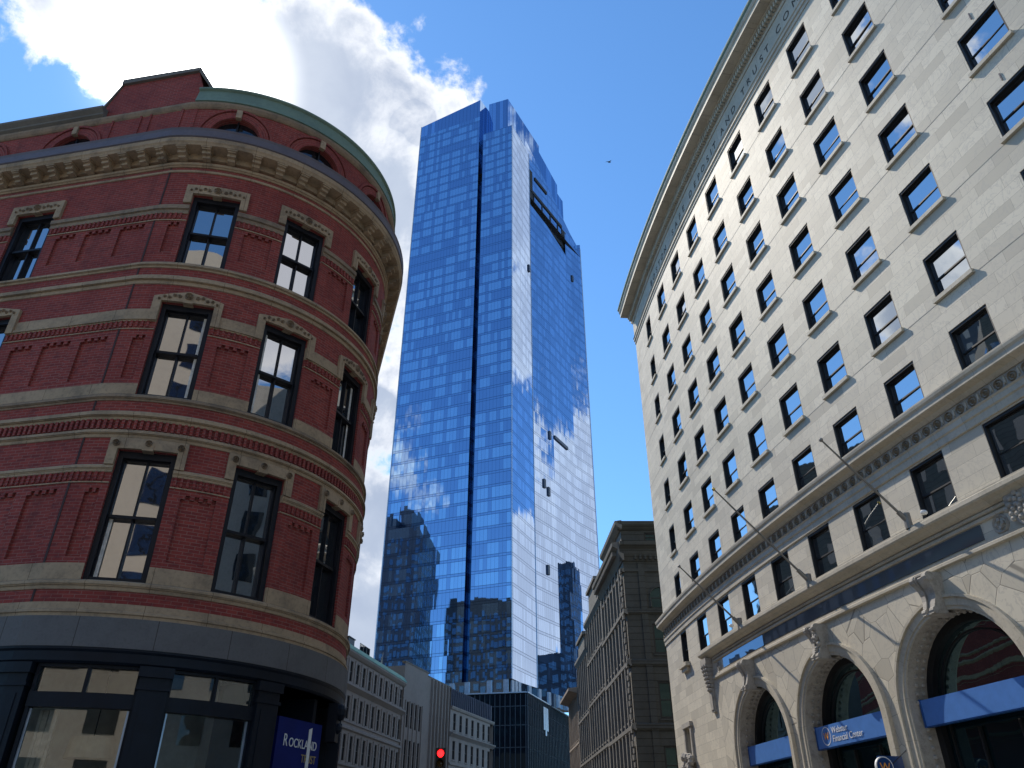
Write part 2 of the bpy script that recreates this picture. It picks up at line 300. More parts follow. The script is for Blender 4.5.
# ------------------------------------------------------------ mesh tools
class MB:
    def __init__(s): s.v = []; s.f = []; s.uv = []; s.mi = []
    def face(s, pts, uvs=None, mi=0):
        i = len(s.v); s.v += [tuple(p) for p in pts]; s.f.append(tuple(range(i, i + len(pts))))
        s.uv += list(uvs) if uvs else [(0, 0)] * len(pts); s.mi.append(mi)
    def merge(s, o, mi=None):
        i = len(s.v); s.v += o.v; s.f += [tuple(a + i for a in f) for f in o.f]; s.uv += o.uv; s.mi += o.mi if mi is None else [mi] * len(o.f)
    def mesh(s, name, mats):
        me = bpy.data.meshes.new(name); me.from_pydata(s.v, [], s.f)
        if s.f:
            ul = me.uv_layers.new(name='UVMap'); flat = [c for uv in s.uv for c in uv]; ul.data.foreach_set('uv', flat)
            me.polygons.foreach_set('material_index', s.mi)
        for m in (mats if isinstance(mats, (list, tuple)) else [mats]): me.materials.append(M[m] if isinstance(m, str) else m)
        me.update(); return me
    def build(s, name, mats, parent=None, loc=None, rotz=None, smooth=False):
        o = bpy.data.objects.new(name, s.mesh(name, mats)); COL.objects.link(o)
        if parent: o.parent = parent
        if loc is not None: o.location = loc
        if rotz is not None: o.rotation_euler = (0, 0, rotz)
        if smooth:
            for p in o.data.polygons: p.use_smooth = True
        return o
    def build_each(s, name, mats, parent=None):
        """one object per separate piece"""
        key = {}; par = list(range(len(s.f)))
        def find(i):
            while par[i] != i: par[i] = par[par[i]]; i = par[i]
            return i
        for fi, f in enumerate(s.f):
            for vi in f:
                k = tuple(round(c, 4) for c in s.v[vi])
                if k in key: par[find(fi)] = find(key[k])
                else: key[k] = fi
        start = []; n = 0
        for f in s.f: start.append(n); n += len(f)
        groups = {}
        for fi in range(len(s.f)): groups.setdefault(find(fi), []).append(fi)
        out = []
        for g in groups.values():
            q = MB()
            for fi in g: q.face([s.v[v] for v in s.f[fi]], s.uv[start[fi]:start[fi] + len(s.f[fi])], s.mi[fi])
            out.append(q.build(name, mats, parent))
        return out
    def box(s, x0, x1, y0, y1, z0, z1, mi=0):
        P = [(x0, y0, z0), (x1, y0, z0), (x1, y1, z0), (x0, y1, z0), (x0, y0, z1), (x1, y0, z1), (x1, y1, z1), (x0, y1, z1)]
        for q in ((0, 3, 2, 1), (4, 5, 6, 7), (0, 1, 5, 4), (1, 2, 6, 5), (2, 3, 7, 6), (3, 0, 4, 7)):
            pts = [P[k] for k in q]
            if q in ((0, 3, 2, 1), (4, 5, 6, 7)): uv = [(p[0], p[1]) for p in pts]
            elif q in ((0, 1, 5, 4), (2, 3, 7, 6)): uv = [(p[0], p[2]) for p in pts]
            else: uv = [(p[1], p[2]) for p in pts]
            s.face(pts, uv, mi)
    def tube(s, pts, r, n=8, mi=0, r1=None, cap=True):
        pts = [Vector(p) for p in pts]; rings = []
        for i, p in enumerate(pts):
            d = (pts[min(i + 1, len(pts) - 1)] - pts[max(i - 1, 0)]).normalized()
            a = d.cross(Vector((0, 0, 1)));
            if a.length < .01: a = Vector((1, 0, 0))
            a.normalize(); b = d.cross(a); rr = r if r1 is None else r + (r1 - r) * i / (len(pts) - 1)
            rings.append([p + (a * math.cos(2 * math.pi * k / n) + b * math.sin(2 * math.pi * k / n)) * rr for k in range(n)])
        for i in range(len(rings) - 1):
            for k in range(n): s.face([rings[i][k], rings[i][(k + 1) % n], rings[i + 1][(k + 1) % n], rings[i + 1][k]], mi=mi)
        if cap: s.face(rings[0][::-1], mi=mi); s.face(rings[-1], mi=mi)
    def ball(s, c, r, n=10, mi=0, sx=1, sy=1, sz=1):
        for i in range(n // 2):
            for k in range(n):
                q = []
                for (a, b) in ((i, k), (i + 1, k), (i + 1, k + 1), (i, k + 1)):
                    th = math.pi * a / (n // 2); ph = 2 * math.pi * b / n
                    q.append((c[0] + r * sx * math.sin(th) * math.cos(ph), c[1] + r * sy * math.sin(th) * math.sin(ph), c[2] + r * sz * math.cos(th)))
                s.face(q, mi=mi)
    # ---- shapes laid along a wall chart
    def strip(s, ch, us, zlo, zhi, d0, d1, mi=0):
        """solid between heights zlo[i]..zhi[i] over us, from depth d0 to d1"""
        n = len(us)
        if not hasattr(zlo, '__len__'): zlo = [zlo] * n
        if not hasattr(zhi, '__len__'): zhi = [zhi] * n
        for i in range(n - 1):
            a, b = us[i], us[i + 1]
            s.face([ch.P(a, zlo[i], d1), ch.P(b, zlo[i + 1], d1), ch.P(b, zhi[i + 1], d1), ch.P(a, zhi[i], d1)], [(a, zlo[i]), (b, zlo[i + 1]), (b, zhi[i + 1]), (a, zhi[i])], mi)
            s.face([ch.P(a, zhi[i], d1), ch.P(b, zhi[i + 1], d1), ch.P(b, zhi[i + 1], d0), ch.P(a, zhi[i], d0)], [(a, d1), (b, d1), (b, d0), (a, d0)], mi)
            s.face([ch.P(a, zlo[i], d0), ch.P(b, zlo[i + 1], d0), ch.P(b, zlo[i + 1], d1), ch.P(a, zlo[i], d1)], [(a, d0), (b, d0), (b, d1), (a, d1)], mi)
        for k, fl in ((0, 0), (n - 1, 1)):
            q = [ch.P(us[k], zlo[k], d0), ch.P(us[k], zlo[k], d1), ch.P(us[k], zhi[k], d1), ch.P(us[k], zhi[k], d0)]
            s.face(q[::-1] if fl else q, [(d0, zlo[k]), (d1, zlo[k]), (d1, zhi[k]), (d0, zhi[k])][::-1 if fl else 1], mi)
    def cbox(s, ch, u0, u1, z0, z1, d0, d1, mi=0, step=None):
        n = 1 if not step else max(1, int(math.ceil(abs(u1 - u0) / step)))
        s.strip(ch, [u0 + (u1 - u0) * i / n for i in range(n + 1)], z0, z1, d0, d1, mi)
    def band(s, ch, u0, u1, prof, step=.4, mi=0):
        """sweep a profile [(d,z),...] running outward face from bottom to top; closed behind at d=-0.05"""
        pr = [(-.05, prof[0][1])] + list(prof) + [(-.05, prof[-1][1])]
        us = ch.samples(u0, u1, step)
        acc = [0]
        for i in range(1, len(pr)): acc.append(acc[-1] + math.hypot(pr[i][0] - pr[i - 1][0], pr[i][1] - pr[i - 1][1]))
        for i in range(len(us) - 1):
            a, b = us[i], us[i + 1]
            for k in range(len(pr) - 1):
                (d0, z0), (d1, z1) = pr[k], pr[k + 1]
                s.face([ch.P(a, z0, d0), ch.P(b, z0, d0), ch.P(b, z1, d1), ch.P(a, z1, d1)], [(a, acc[k]), (b, acc[k]), (b, acc[k + 1]), (a, acc[k + 1])], mi)
        for u, fl in ((us[0], 1), (us[-1], 0)):
            q = [ch.P(u, z, d) for d, z in pr]; s.face(q if fl == 0 else q[::-1], [(d, z) for d, z in (pr if fl == 0 else pr[::-1])], mi)
    def wall(s, ch, u0, u1, z0, z1, holes, step=.5, reveal=.25, d=0., arches=(), mi=0, ri=0):
        """wall sheet with rectangular holes (u0,u1,z0,z1[,reveal]) and arched ones (uc, r, zbot, zspring, reveal)"""
        us = set(round(x, 4) for x in ch.samples(u0, u1, step)); zs = {z0, z1}
        rects = [(h[0], h[1], h[2], h[3]) for h in holes] + [(a[0] - a[1], a[0] + a[1], a[2], a[3] + a[1]) for a in arches]
        for r in rects:
            us |= {round(r[0], 4), round(r[1], 4)}; zs |= {max(z0, r[2]), min(z1, r[3])}
        us = sorted(u for u in us if u0 - 1e-6 <= u <= u1 + 1e-6); zs = sorted(zs)
        for i in range(len(us) - 1):
            if us[i + 1] - us[i] < 1e-4: continue
            cu = (us[i] + us[i + 1]) / 2; zst = None
            for j in range(len(zs)):
                free = False
                if j < len(zs) - 1:
                    cz = (zs[j] + zs[j + 1]) / 2
                    free = not any(r[0] < cu < r[1] and r[2] < cz < r[3] for r in rects)
                if free and zst is None: zst = zs[j]
                if not free and zst is not None:
                    a, b, p, q = us[i], us[i + 1], zst, zs[j]
                    s.face([ch.P(a, p, d), ch.P(b, p, d), ch.P(b, q, d), ch.P(a, q, d)], [(a, p), (b, p), (b, q), (a, q)], mi); zst = None
        for h in holes:
            a, b, p, q = h[:4]; rv = h[4] if len(h) > 4 else reveal
            n = max(1, int((b - a) / step)); xs = [a + (b - a) * k / n for k in range(n + 1)]
            s.face([ch.P(a, p, d), ch.P(a, q, d), ch.P(a, q, d - rv), ch.P(a, p, d - rv)], [(0, p), (0, q), (rv, q), (rv, p)], ri)
            s.face([ch.P(b, p, d), ch.P(b, p, d - rv), ch.P(b, q, d - rv), ch.P(b, q, d)], [(0, p), (rv, p), (rv, q), (0, q)], ri)
            for k in range(n):
                s.face([ch.P(xs[k], q, d), ch.P(xs[k + 1], q, d), ch.P(xs[k + 1], q, d - rv), ch.P(xs[k], q, d - rv)], [(xs[k], 0), (xs[k + 1], 0), (xs[k + 1], rv), (xs[k], rv)], ri)
                s.face([ch.P(xs[k], p, d), ch.P(xs[k], p, d - rv), ch.P(xs[k + 1], p, d - rv), ch.P(xs[k + 1], p, d)], [(xs[k], 0), (xs[k], rv), (xs[k + 1], rv), (xs[k + 1], 0)], ri)
            if len(h) > 5:   # a blind panel: closed behind
                for k in range(n): s.face([ch.P(xs[k], p, d - rv), ch.P(xs[k + 1], p, d - rv), ch.P(xs[k + 1], q, d - rv), ch.P(xs[k], q, d - rv)], [(xs[k], p), (xs[k + 1], p), (xs[k + 1], q), (xs[k], q)], mi)
        for uc, r, zb, zsn, rv in arches:
            n = 24; pts = [(uc - r * math.cos(math.pi * k / n), zsn + r * math.sin(math.pi * k / n)) for k in range(n + 1)]; zt = zsn + r
            for k in range(n):
                (a, za), (b, zb2) = pts[k], pts[k + 1]
                s.face([ch.P(a, za, d), ch.P(b, zb2, d), ch.P(b, zt, d), ch.P(a, zt, d)], [(a, za), (b, zb2), (b, zt), (a, zt)], mi)
                s.face([ch.P(b, zb2, d), ch.P(a, za, d), ch.P(a, za, d - rv), ch.P(b, zb2, d - rv)], [(k * .3 + .3, 0), (k * .3, 0), (k * .3, rv), (k * .3 + .3, rv)], ri)
            for u, sg in ((uc - r, 1), (uc + r, -1)):
                q = [ch.P(u, zb, d), ch.P(u, zsn, d), ch.P(u, zsn, d - rv), ch.P(u, zb, d - rv)]; s.face(q if sg == 1 else q[::-1], [(0, zb), (0, zsn), (rv, zsn), (rv, zb)], ri)

class Line:
    """straight wall from p0 (left as seen from outside) to p1"""
    def __init__(s, p0, p1):
        s.p0 = Vector(p0); d = Vector(p1) - s.p0; s.L = d.length; s.r = d.normalized(); s.n = Vector((s.r.y, -s.r.x))
    def P(s, u, z, d=0.): q = s.p0 + s.r * u + s.n * d; return (q.x, q.y, z)
    def ang(s, u): return math.atan2(s.r.y, s.r.x)
    def samples(s, u0, u1, step): return [u0, u1]
class Arc:
    """the marble building: arc bulging towards the street, u grows towards the viewer"""
    C = (177.394, 64.638); R = 166.582
    def P(s, u, z, d=0.): a = -u / s.R; return (s.C[0] - (s.R + d) * math.cos(a), s.C[1] + (s.R + d) * math.sin(a), z)
    def ang(s, u): a = -u / s.R; return math.atan2(-math.cos(a), -math.sin(a))
    def samples(s, u0, u1, step):
        n = max(1, int(math.ceil((u1 - u0) / step))); return [u0 + (u1 - u0) * i / n for i in range(n + 1)]
class Red:
    """the brick building: straight, then round the corner, then straight again"""
    C = Vector((-8.68, 19.08)); R = 4.62; T0 = rad(-4.); T1 = rad(106)
    def __init__(s):
        s.u0 = s.R * s.T0; s.u1 = s.R * s.T1
        s.pL = s.C + Vector((math.sin(s.T0), -math.cos(s.T0))) * s.R; s.rL = Vector((math.sin(rad(101)), math.cos(rad(101)))); s.nL = Vector((s.rL.y, -s.rL.x))
        s.pR = s.C + Vector((math.sin(s.T1), -math.cos(s.T1))) * s.R; s.rR = Vector((math.cos(s.T1), math.sin(s.T1))); s.nR = Vector((s.rR.y, -s.rR.x))
    def P(s, u, z, d=0.):
        if u < s.u0 - 1e-5: q = s.pL + s.rL * (u - s.u0) + s.nL * d
        elif u > s.u1 + 1e-5: q = s.pR + s.rR * (u - s.u1) + s.nR * d
        else: t = u / s.R; q = s.C + Vector((math.sin(t), -math.cos(t))) * (s.R + d)
        return (q.x, q.y, z)
    def ang(s, u):
        if u < s.u0: return math.atan2(s.rL.y, s.rL.x)
        if u > s.u1: return math.atan2(s.rR.y, s.rR.x)
        return u / s.R
    def samples(s, a, b, step):
        out = [a]
        if a < s.u0: out.append(min(b, s.u0))
        lo, hi = max(a, s.u0), min(b, s.u1)
        if hi > lo:
            n = max(1, int(math.ceil((hi - lo) / min(step, .17)))); out += [lo + (hi - lo) * i / n for i in range(n + 1)]
        out.append(b); return sorted(set(round(x, 5) for x in out))
red, arc = Red(), Arc()
def U(deg): return Red.R * rad(deg)

def empty(name, loc, label, cat, group=None, rotz=0):
    o = bpy.data.objects.new(name, None); COL.objects.link(o); o.location = loc; o.rotation_euler = (0, 0, rotz); o.empty_display_size = .5
    o['label'] = label; o['category'] = cat
    if group: o['group'] = group
    return o
DEFER = []
def wempty(name, loc, label, cat, group=None):
    """a thing whose parts are laid out in world coordinates; its origin is moved to its base at the end"""
    o = empty(name, (0, 0, 0), label, cat, group); DEFER.append((o, Vector(loc))); return o
def tag(o, label, cat, group=None):
    o['label'] = label; o['category'] = cat
    if group: o['group'] = group
    return o
def place(me, name, parent, loc, rotz):
    o = bpy.data.objects.new(name, me); COL.objects.link(o); o.parent = parent; o.location = loc; o.rotation_euler = (0, 0, rotz); return o
def kid(me, name, parent):
    o = bpy.data.objects.new(name, me); COL.objects.link(o); o.parent = parent; return o
def text_mesh(body, size, depth, mat, name, xscale=1.0, align='LEFT', shear=0.):
    cu = bpy.data.curves.new('t', 'FONT'); cu.body = body; cu.size = size; cu.extrude = depth; cu.align_x = align; cu.shear = shear
    o = bpy.data.objects.new('t', cu); COL.objects.link(o); bpy.context.view_layer.update()
    me = bpy.data.meshes.new_from_object(o.evaluated_get(bpy.context.evaluated_depsgraph_get())); bpy.data.objects.remove(o); bpy.data.curves.remove(cu)
    me.name = name; me.materials.clear(); me.materials.append(M[mat])
    for v in me.vertices: v.co.x *= xscale
    return me
def text_on(body, size, depth, mat, name, parent, ch, u, z, d, **kw):
    """standing text whose left end is at (u,z) on the chart"""
    me = text_mesh(body, size, depth, mat, name, **kw)
    for v in me.vertices:
        x, y, zz = v.co; v.co = (x, -zz, y)
    return place(me, name, parent, ch.P(u, z, d), ch.ang(u))

# ------------------------------------------------------------ setting: ground
def sheet(name, pts, z, mat, top=None):
    b = MB()
    if top is None: b.face([(x, y, z) for x, y in pts], pts)
    else:
        b.face([(x, y, top) for x, y in pts], pts)
        for i in range(len(pts)):
            p, q = pts[i], pts[(i + 1) % len(pts)]; b.face([(p[0], p[1], z), (q[0], q[1], z), (q[0], q[1], top), (p[0], p[1], top)], [(0, 0), (1, 0), (1, .15), (0, .15)])
    o = b.build(name, mat); o['kind'] = 'structure'; return o
sheet('ground', [(-4500, -4500), (4500, -4500), (4500, 4500), (-4500, 4500)], -.02, 'paving')
sheet('road', [(-3.2, -60), (6.5, -60), (9.0, 8), (5.5, 30), (4.2, 60), (4.2, 160), (-6, 160), (-6, 60), (-1.5, 30), (-3.2, 8)], -.012, 'road')
def arcpts(ds, u0, u1, n=12): return [arc.P(u0 + (u1 - u0) * i / n, 0, ds)[:2] for i in range(n + 1)]
sheet('sidewalk', arcpts(2.6, 60, 8) + arcpts(-.5, 8, 60), -.02, 'paving', .12)
sheet('sidewalk', [red.P(u, 0, 2.2)[:2] for u in red.samples(-12, 25, 1)] + [red.P(u, 0, -.5)[:2] for u in reversed(red.samples(-12, 25, 1))], -.02, 'paving', .12)
b = MB(); b.band(arc, 8, 60, [(2.6, -.02), (2.6, .13), (2.78, .13), (2.78, -.02)][::-1], 2); 
kb = MB()
us_ = arc.samples(8, 60, 2)
for i in range(len(us_) - 1):
    a, c = us_[i], us_[i + 1]
    kb.face([arc.P(a, .125, 2.602), arc.P(c, .125, 2.602), arc.P(c, .125, 2.78), arc.P(a, .125, 2.78)]); kb.face([arc.P(a, -.02, 2.78), arc.P(c, -.02, 2.78), arc.P(c, .125, 2.78), arc.P(a, .125, 2.78)])
o = kb.build('kerb', 'kerb'); o['kind'] = 'structure'
b = MB()
for y in range(-50, 150, 6): b.face([(1.4, y, -.008), (1.52, y, -.008), (1.52, y + 3, -.008), (1.4, y + 3, -.008)])
o = b.build('road_marking', 'paint_white'); o['kind'] = 'structure'

# ============================================================ RED BRICK CORNER BUILDING
RB = wempty('brick_building', (Red.C.x, Red.C.y, 0), 'red brick building with rounded corner, tan stone bands and green copper rim', 'building')
RWL = [(-4.60, -3.42), (-7.6, -6.42)]                     # windows in the straight wall
RWC = [(U(5.6), U(20.1)), (U(35.0), U(49.5)), (U(65.2), U(79.7)), (U(94.6), U(105.5))] + [(k, k + 1.17) for k in (11.2, 14.2, 17.2, 20.2, 23.2, 26.2)]
FL = [(6.05, 8.80), (10.15, 12.66), (13.86, 16.12)]
UL, UR = -12.0, 58.0
PANZ = [(6.50, 7.93), (10.56, 11.72), (14.19, 15.18)]
s0 = red.u0
PANU = [(s0 - 2.70 + .1, s0 - 2.22 + .1), (s0 - 1.95, s0 - 1.22), (s0 - .96, s0 - .27), (U(.3), U(3.7)), (U(23.3), U(32)), (U(53), U(62.2)), (U(83), U(91.6)), (-6.1, -5.0), (-9.1, -8.1)]
PANU[0] = (-3.12, -2.56)
holes = [(a, c, z0, z1, .34) for a, c in RWL + RWC for z0, z1 in FL]
holes += [(a, c, z0, z1, .06, 1) for a, c in PANU for z0, z1 in PANZ]
wb = MB(); wb.wall(red, UL, UR, 5.6, 19.75, holes, .17, .3, 0, arches=[(uc, .66, 18.4, 18.45, .3) for uc in (s0 - 3.55, s0 - 6.55, U(12.9), U(42.3), U(72.4), U(100))])
# the back, so that the block is closed
back = [red.P(UL, 0)[:2], (-34, 60), red.P(UR, 0)[:2]]
for p, q in ((back[0], back[1]), (back[1], back[2])):
    L = math.dist(p, q); wb.face([(q[0], q[1], 0), (p[0], p[1], 0), (p[0], p[1], 19.75), (q[0], q[1], 19.75)], [(0, 0), (L, 0), (L, 19.75), (0, 19.75)])
wb.build('wall', 'brick', RB)
rf = MB(); ring = [red.P(u, 19.2, -.3) for u in red.samples(UL, UR, .5)] + [(back[1][0], back[1][1], 19.2)]; rf.face(ring, [(p[0], p[1]) for p in ring]); rf.build('roof', 'slate_metal', RB)
# corbel teeth above each blind panel + dentil courses
tb = MB()
for a, c in PANU:
    n = max(2, int((c - a) / .16))
    for z0, z1 in PANZ:
        for k in range(n):
            ua = a + (c - a) * k / n; tb.cbox(red, ua + .0, ua + (c - a) / n * .5, z1 - .085, z1 + .01, -.058, .0)
    # thin raised edge
gaps = []
allw = sorted(RWL + RWC)
edges = [UL] + [x for w_ in allw for x in w_] + [UR]
gaps = [(edges[i], edges[i + 1]) for i in range(0, len(edges), 2)]
for (g0, g1) in gaps:
    for z0, z1 in ((8.09, 8.28), (11.92, 12.09), (15.28, 15.46)):
        k = g0 + .05
        while k < min(g1, 10) - .08:
            tb.cbox(red, k, k + .055, z0, z1, -.01, .035); k += .125
k = UL
while k < 10:
    tb.cbox(red, k, k + .06, 9.27, 9.49, -.01, .06); k += .125
tb.build('dentil_course', 'brick', RB)
# stone bands
def rband(name, segs, prof, mat='trim'):
    q = MB()
    if name in ('string_course', 'sill_course', 'stone_band', 'bed_mould'):   # flatter mouldings
        prof = [(d * .55, z - d * .55 * (z - 1.6) / 17.) for d, z in prof]
    for a, c in segs: q.band(red, a, c, prof, .17)
    return q.build_each(name, mat, RB)
full = [(UL, UR)]
rband('granite_fascia', full, [(.10, 4.80), (.10, 5.34)], 'granite')
def ledge(z0, z1, d=.13, core=.035, th=.055): return [(core, z0), (core + .015, z0 + .02), (core + .015, z1 - th - .045), (d * .7, z1 - th - .03), (d * .7, z1 - th - .004), (d, z1 - th), (d, z1), (.0, z1 + .02)]
rband('string_course', full, [(.05, 5.342), (.07, 5.36), (.07, 5.42), (.12, 5.44), (.12, 5.48), (.04, 5.49), (.04, 5.62)])
rband('sill_course', full, ledge(5.86, 6.03, .14))
rband('stone_band', gaps, [(.03, 6.051), (.03, 6.37)])
rband('string_course', gaps, [(.02, 8.045), (.045, 8.05), (.045, 8.075)])
rband('stone_band', gaps, ledge(8.29, 8.44, .11))
rband('string_course', full, ledge(9.08, 9.26, .15))
rband('string_course', full, ledge(9.50, 9.71, .18, th=.08))
rband('sill_course', full, ledge(9.98, 10.13, .14), 'trim_dark')
rband('stone_band', gaps, [(.03, 10.151), (.03, 10.42)])
rband('string_course', gaps, [(.02, 11.875), (.045, 11.88), (.045, 11.905)])
rband('stone_band', gaps, [(.03, 12.10), (.03, 12.14), (.09, 12.16), (.09, 12.22), (.045, 12.225), (.045, 12.45)])
rband('string_course', full, ledge(13.20, 13.46, .16, th=.10))
rband('sill_course', full, ledge(13.70, 13.86, .13))
rband('string_course', gaps, [(.02, 15.235), (.045, 15.24), (.045, 15.27)])
rband('stone_band', gaps, ledge(15.47, 15.77, .12, th=.12), 'trim_dark')
rband('string_course', full, [(.02, 16.93), (.05, 16.95), (.05, 17.02)])
rband('bed_mould', full, [(.06, 17.13), (.10, 17.18), (.16, 17.22), (.16, 17.30)])
rband('cornice', full, [(.10, 17.32), (.10, 17.50), (.44, 17.505), (.46, 17.56), (.49, 17.60), (.49, 17.73)])
rband('gutter', full, [(.47, 17.731), (.52, 17.76), (.50, 18.0), (.52, 18.07), (.34, 18.14), (.05, 18.18)], 'slate_metal')
rband('parapet_mould', full, [(.02, 19.42), (.06, 19.46), (.10, 19.54), (.10, 19.62), (.05, 19.63)], 'trim_dark')
rband('copper_rim', [(s0 + .1, UR)], [(.05, 19.64), (.12, 19.66), (.10, 19.74), (.04, 20.14), (.10, 20.18), (.10, 20.24), (-.05, 20.27)], 'copper')
rband('coping', [(UL, s0 - 2.75)], [(.06, 19.64), (.16, 19.70), (.16, 19.76), (.26, 19.86), (.26, 19.94), (-.05, 19.98)], 'coping')
# modillion brackets
k = UL + .1
while k < 12:
    q = MB(); w2 = .10
    us2 = [k - w2, k + w2]
    q.cbox(red, k - w2, k + w2, 17.42, 17.515, .08, .40); q.cbox(red, k - w2, k + w2, 17.33, 17.425, .08, .33)
    q.cbox(red, k - w2 * .9, k + w2 * .9, 17.24, 17.335, .08, .24); q.cbox(red, k - w2 * 1.25, k + w2 * 1.25, 17.46, 17.52, .08, .43)
    q.build('bracket', 'trim', RB); k += .60 if k > s0 else .54
# window heads
def lintel(a, c, zb, kind):
    q = MB(); e = .19; m = (a + c) / 2; n = 10
    if kind == 0: top, z0, drop, col = 9.05, 8.81, 8.43, 'trim'
    elif kind == 1: top, z0, drop = 12.80, 12.67, 12.10
    else: top, z0, drop = 16.42, 16.13, 15.80
    us = [a - e + (c - a + 2 * e) * i / n for i in range(n + 1)]
    if kind == 1: zt = [top + .17 * max(0, 1 - abs(u - m) / ((c - a) / 2 + e)) for u in us]
    else: zt = [top] * (n + 1)
    q.strip(red, us, z0, zt, -.04, .075)
    for x0, x1 in ((a - e, a - .005), (c + .005, c + e)): q.strip(red, [x0, x1], drop + .012, z0 + .001, -.04, .0735)
    o = q.build('window_head', 'trim', RB)
    r = MB()
    def boss(u, z, rr, dep=.05):
        pr = [(rr, 0), (rr * .86, dep), (rr * .70, .008), (rr * .5, .008), (rr * .34, dep * 1.2), (rr * .12, .012)]
        f = lambda R_, t, d_: red.P(u + R_ * math.cos(t), z + R_ * math.sin(t), .0755 + d_)
        for j in range(12):
            t0, t1 = 2 * math.pi * j / 12, 2 * math.pi * (j + 1) / 12
            for (q0, h0), (q1, h1) in zip(pr, pr[1:]): r.face([f(q0, t0, h0), f(q0, t1, h0), f(q1, t1, h1), f(q1, t0, h1)])
    if kind == 0:
        for u in (a - .05, m, c + .05): boss(u, 8.94 if u == m else 8.92, .075)
    else:
        zc = 12.83 if kind == 1 else 16.27; boss(m, zc, .10)
        for sg in (-1, 1):
            for j in range(5):
                boss(m + sg * (.2 + .11 * j), zc - .012 * j * (2 if kind == 1 else .5) + (.02 if j % 2 else -.02), .05 - .004 * j, .025)
    r.build_each('rosette', 'trim_dark', o)
    kz = MB(); kz.cbox(red, m - .11, m + .11, z0 - .03, z0 + (.14 if kind == 0 else .02), -.1, .09); kz.build('keystone', 'trim', o)
for a, c in RWL + RWC:
    for i, (z0, z1) in enumerate(FL): lintel(a, c, z1, i)
# lunettes in the parapet
for uc in (s0 - 3.55, s0 - 6.55, U(12.9), U(42.3), U(72.4)):
    q = MB(); n = 14
    for (ra, rb_, d1) in ((.67, .90, .04), (.93, 1.0, .07)):
        for j in range(n):
            t0, t1 = math.pi * j / n, math.pi * (j + 1) / n; g = .004
            P_ = lambda R_, t, d_: red.P(uc - R_ * math.cos(t), 18.45 + R_ * math.sin(t), d_)
            q.face([P_(ra, t0 + g, d1), P_(ra, t1 - g, d1), P_(rb_, t1 - g, d1), P_(rb_, t0 + g, d1)], [(t0, 0), (t1, 0), (t1, .25), (t0, .25)])
            q.face([P_(rb_, t0, d1), P_(rb_, t1, d1), P_(rb_, t1, -.01), P_(rb_, t0, -.01)], [(t0, 0), (t1, 0), (t1, .25), (t0, .25)])
            q.face([P_(ra, t1, d1), P_(ra, t0, d1), P_(ra, t0, -.01), P_(ra, t1, -.01)], [(t0, 0), (t1, 0), (t1, .25), (t0, .25)])
    o = q.build('arch_ring', 'brick', RB); q = MB(); q.strip(red, [uc - .075, uc + .075], 19.10, 19.40, -.02, .10); q.build('keystone', 'trim', o)
    q = MB(); q.cbox(red, uc - .68, uc + .68, 18.2, 19.15, -.14, -.11); q.cbox(red, uc - .66, uc + .66, 18.62, 18.66, -.11, -.08, mi=1); q.cbox(red, uc - .02, uc + .02, 18.2, 19.1, -.11, -.08, mi=1); q.build('lunette_window', ['glass_far', 'black_frame'], RB)
# pedestal block on the parapet over the seam
q = MB(); a0, a1 = s0 - 2.55, s0 - .10
us = [a0 - .35, a0, a0 + .02, a1, a1 + .30]; q.strip(red, us, 18.2, [20.1, 21.02, 21.04, 21.04, 20.2], -.75, .02); q.build('parapet_pedestal', 'brick', RB)
q = MB(); q.strip(red, [a0 - .02, a0 + 1.2, a1 + .05], 21.03, [21.22, 21.2, 21.16], -.8, .10); q.strip(red, [a1 + .04, a1 + .42], [20.98, 20.36], [21.16, 20.52], -.8, .09); q.strip(red, [a0 - .42, a0 - .02], [20.0, 20.98], [20.14, 21.1], -.8, .06); q.build('pedestal_cap', 'coping', RB)
q = MB()
for (x0, x1) in ((a0 + .1, a0 + 1.05), (a0 + 1.3, a1 - .1)): 
    for (p0, p1, z0, z1) in ((x0, x1, 18.3, 18.36), (x0, x1, 19.5, 19.56), (x0, x0 + .06, 18.36, 19.5), (x1 - .06, x1, 18.36, 19.5)): q.cbox(red, p0, p1, z0, z1, .0, .05)
q.build_each('panel_moulding', 'brick', RB)
# dark strip painted in for the shadow line where straight wall meets round corner
q = MB(); q.strip(red, [s0 - .045, s0 + .0], 5.62, 17.1, -.02, .012); q.build('seam_shadow_strip', 'seam', RB)
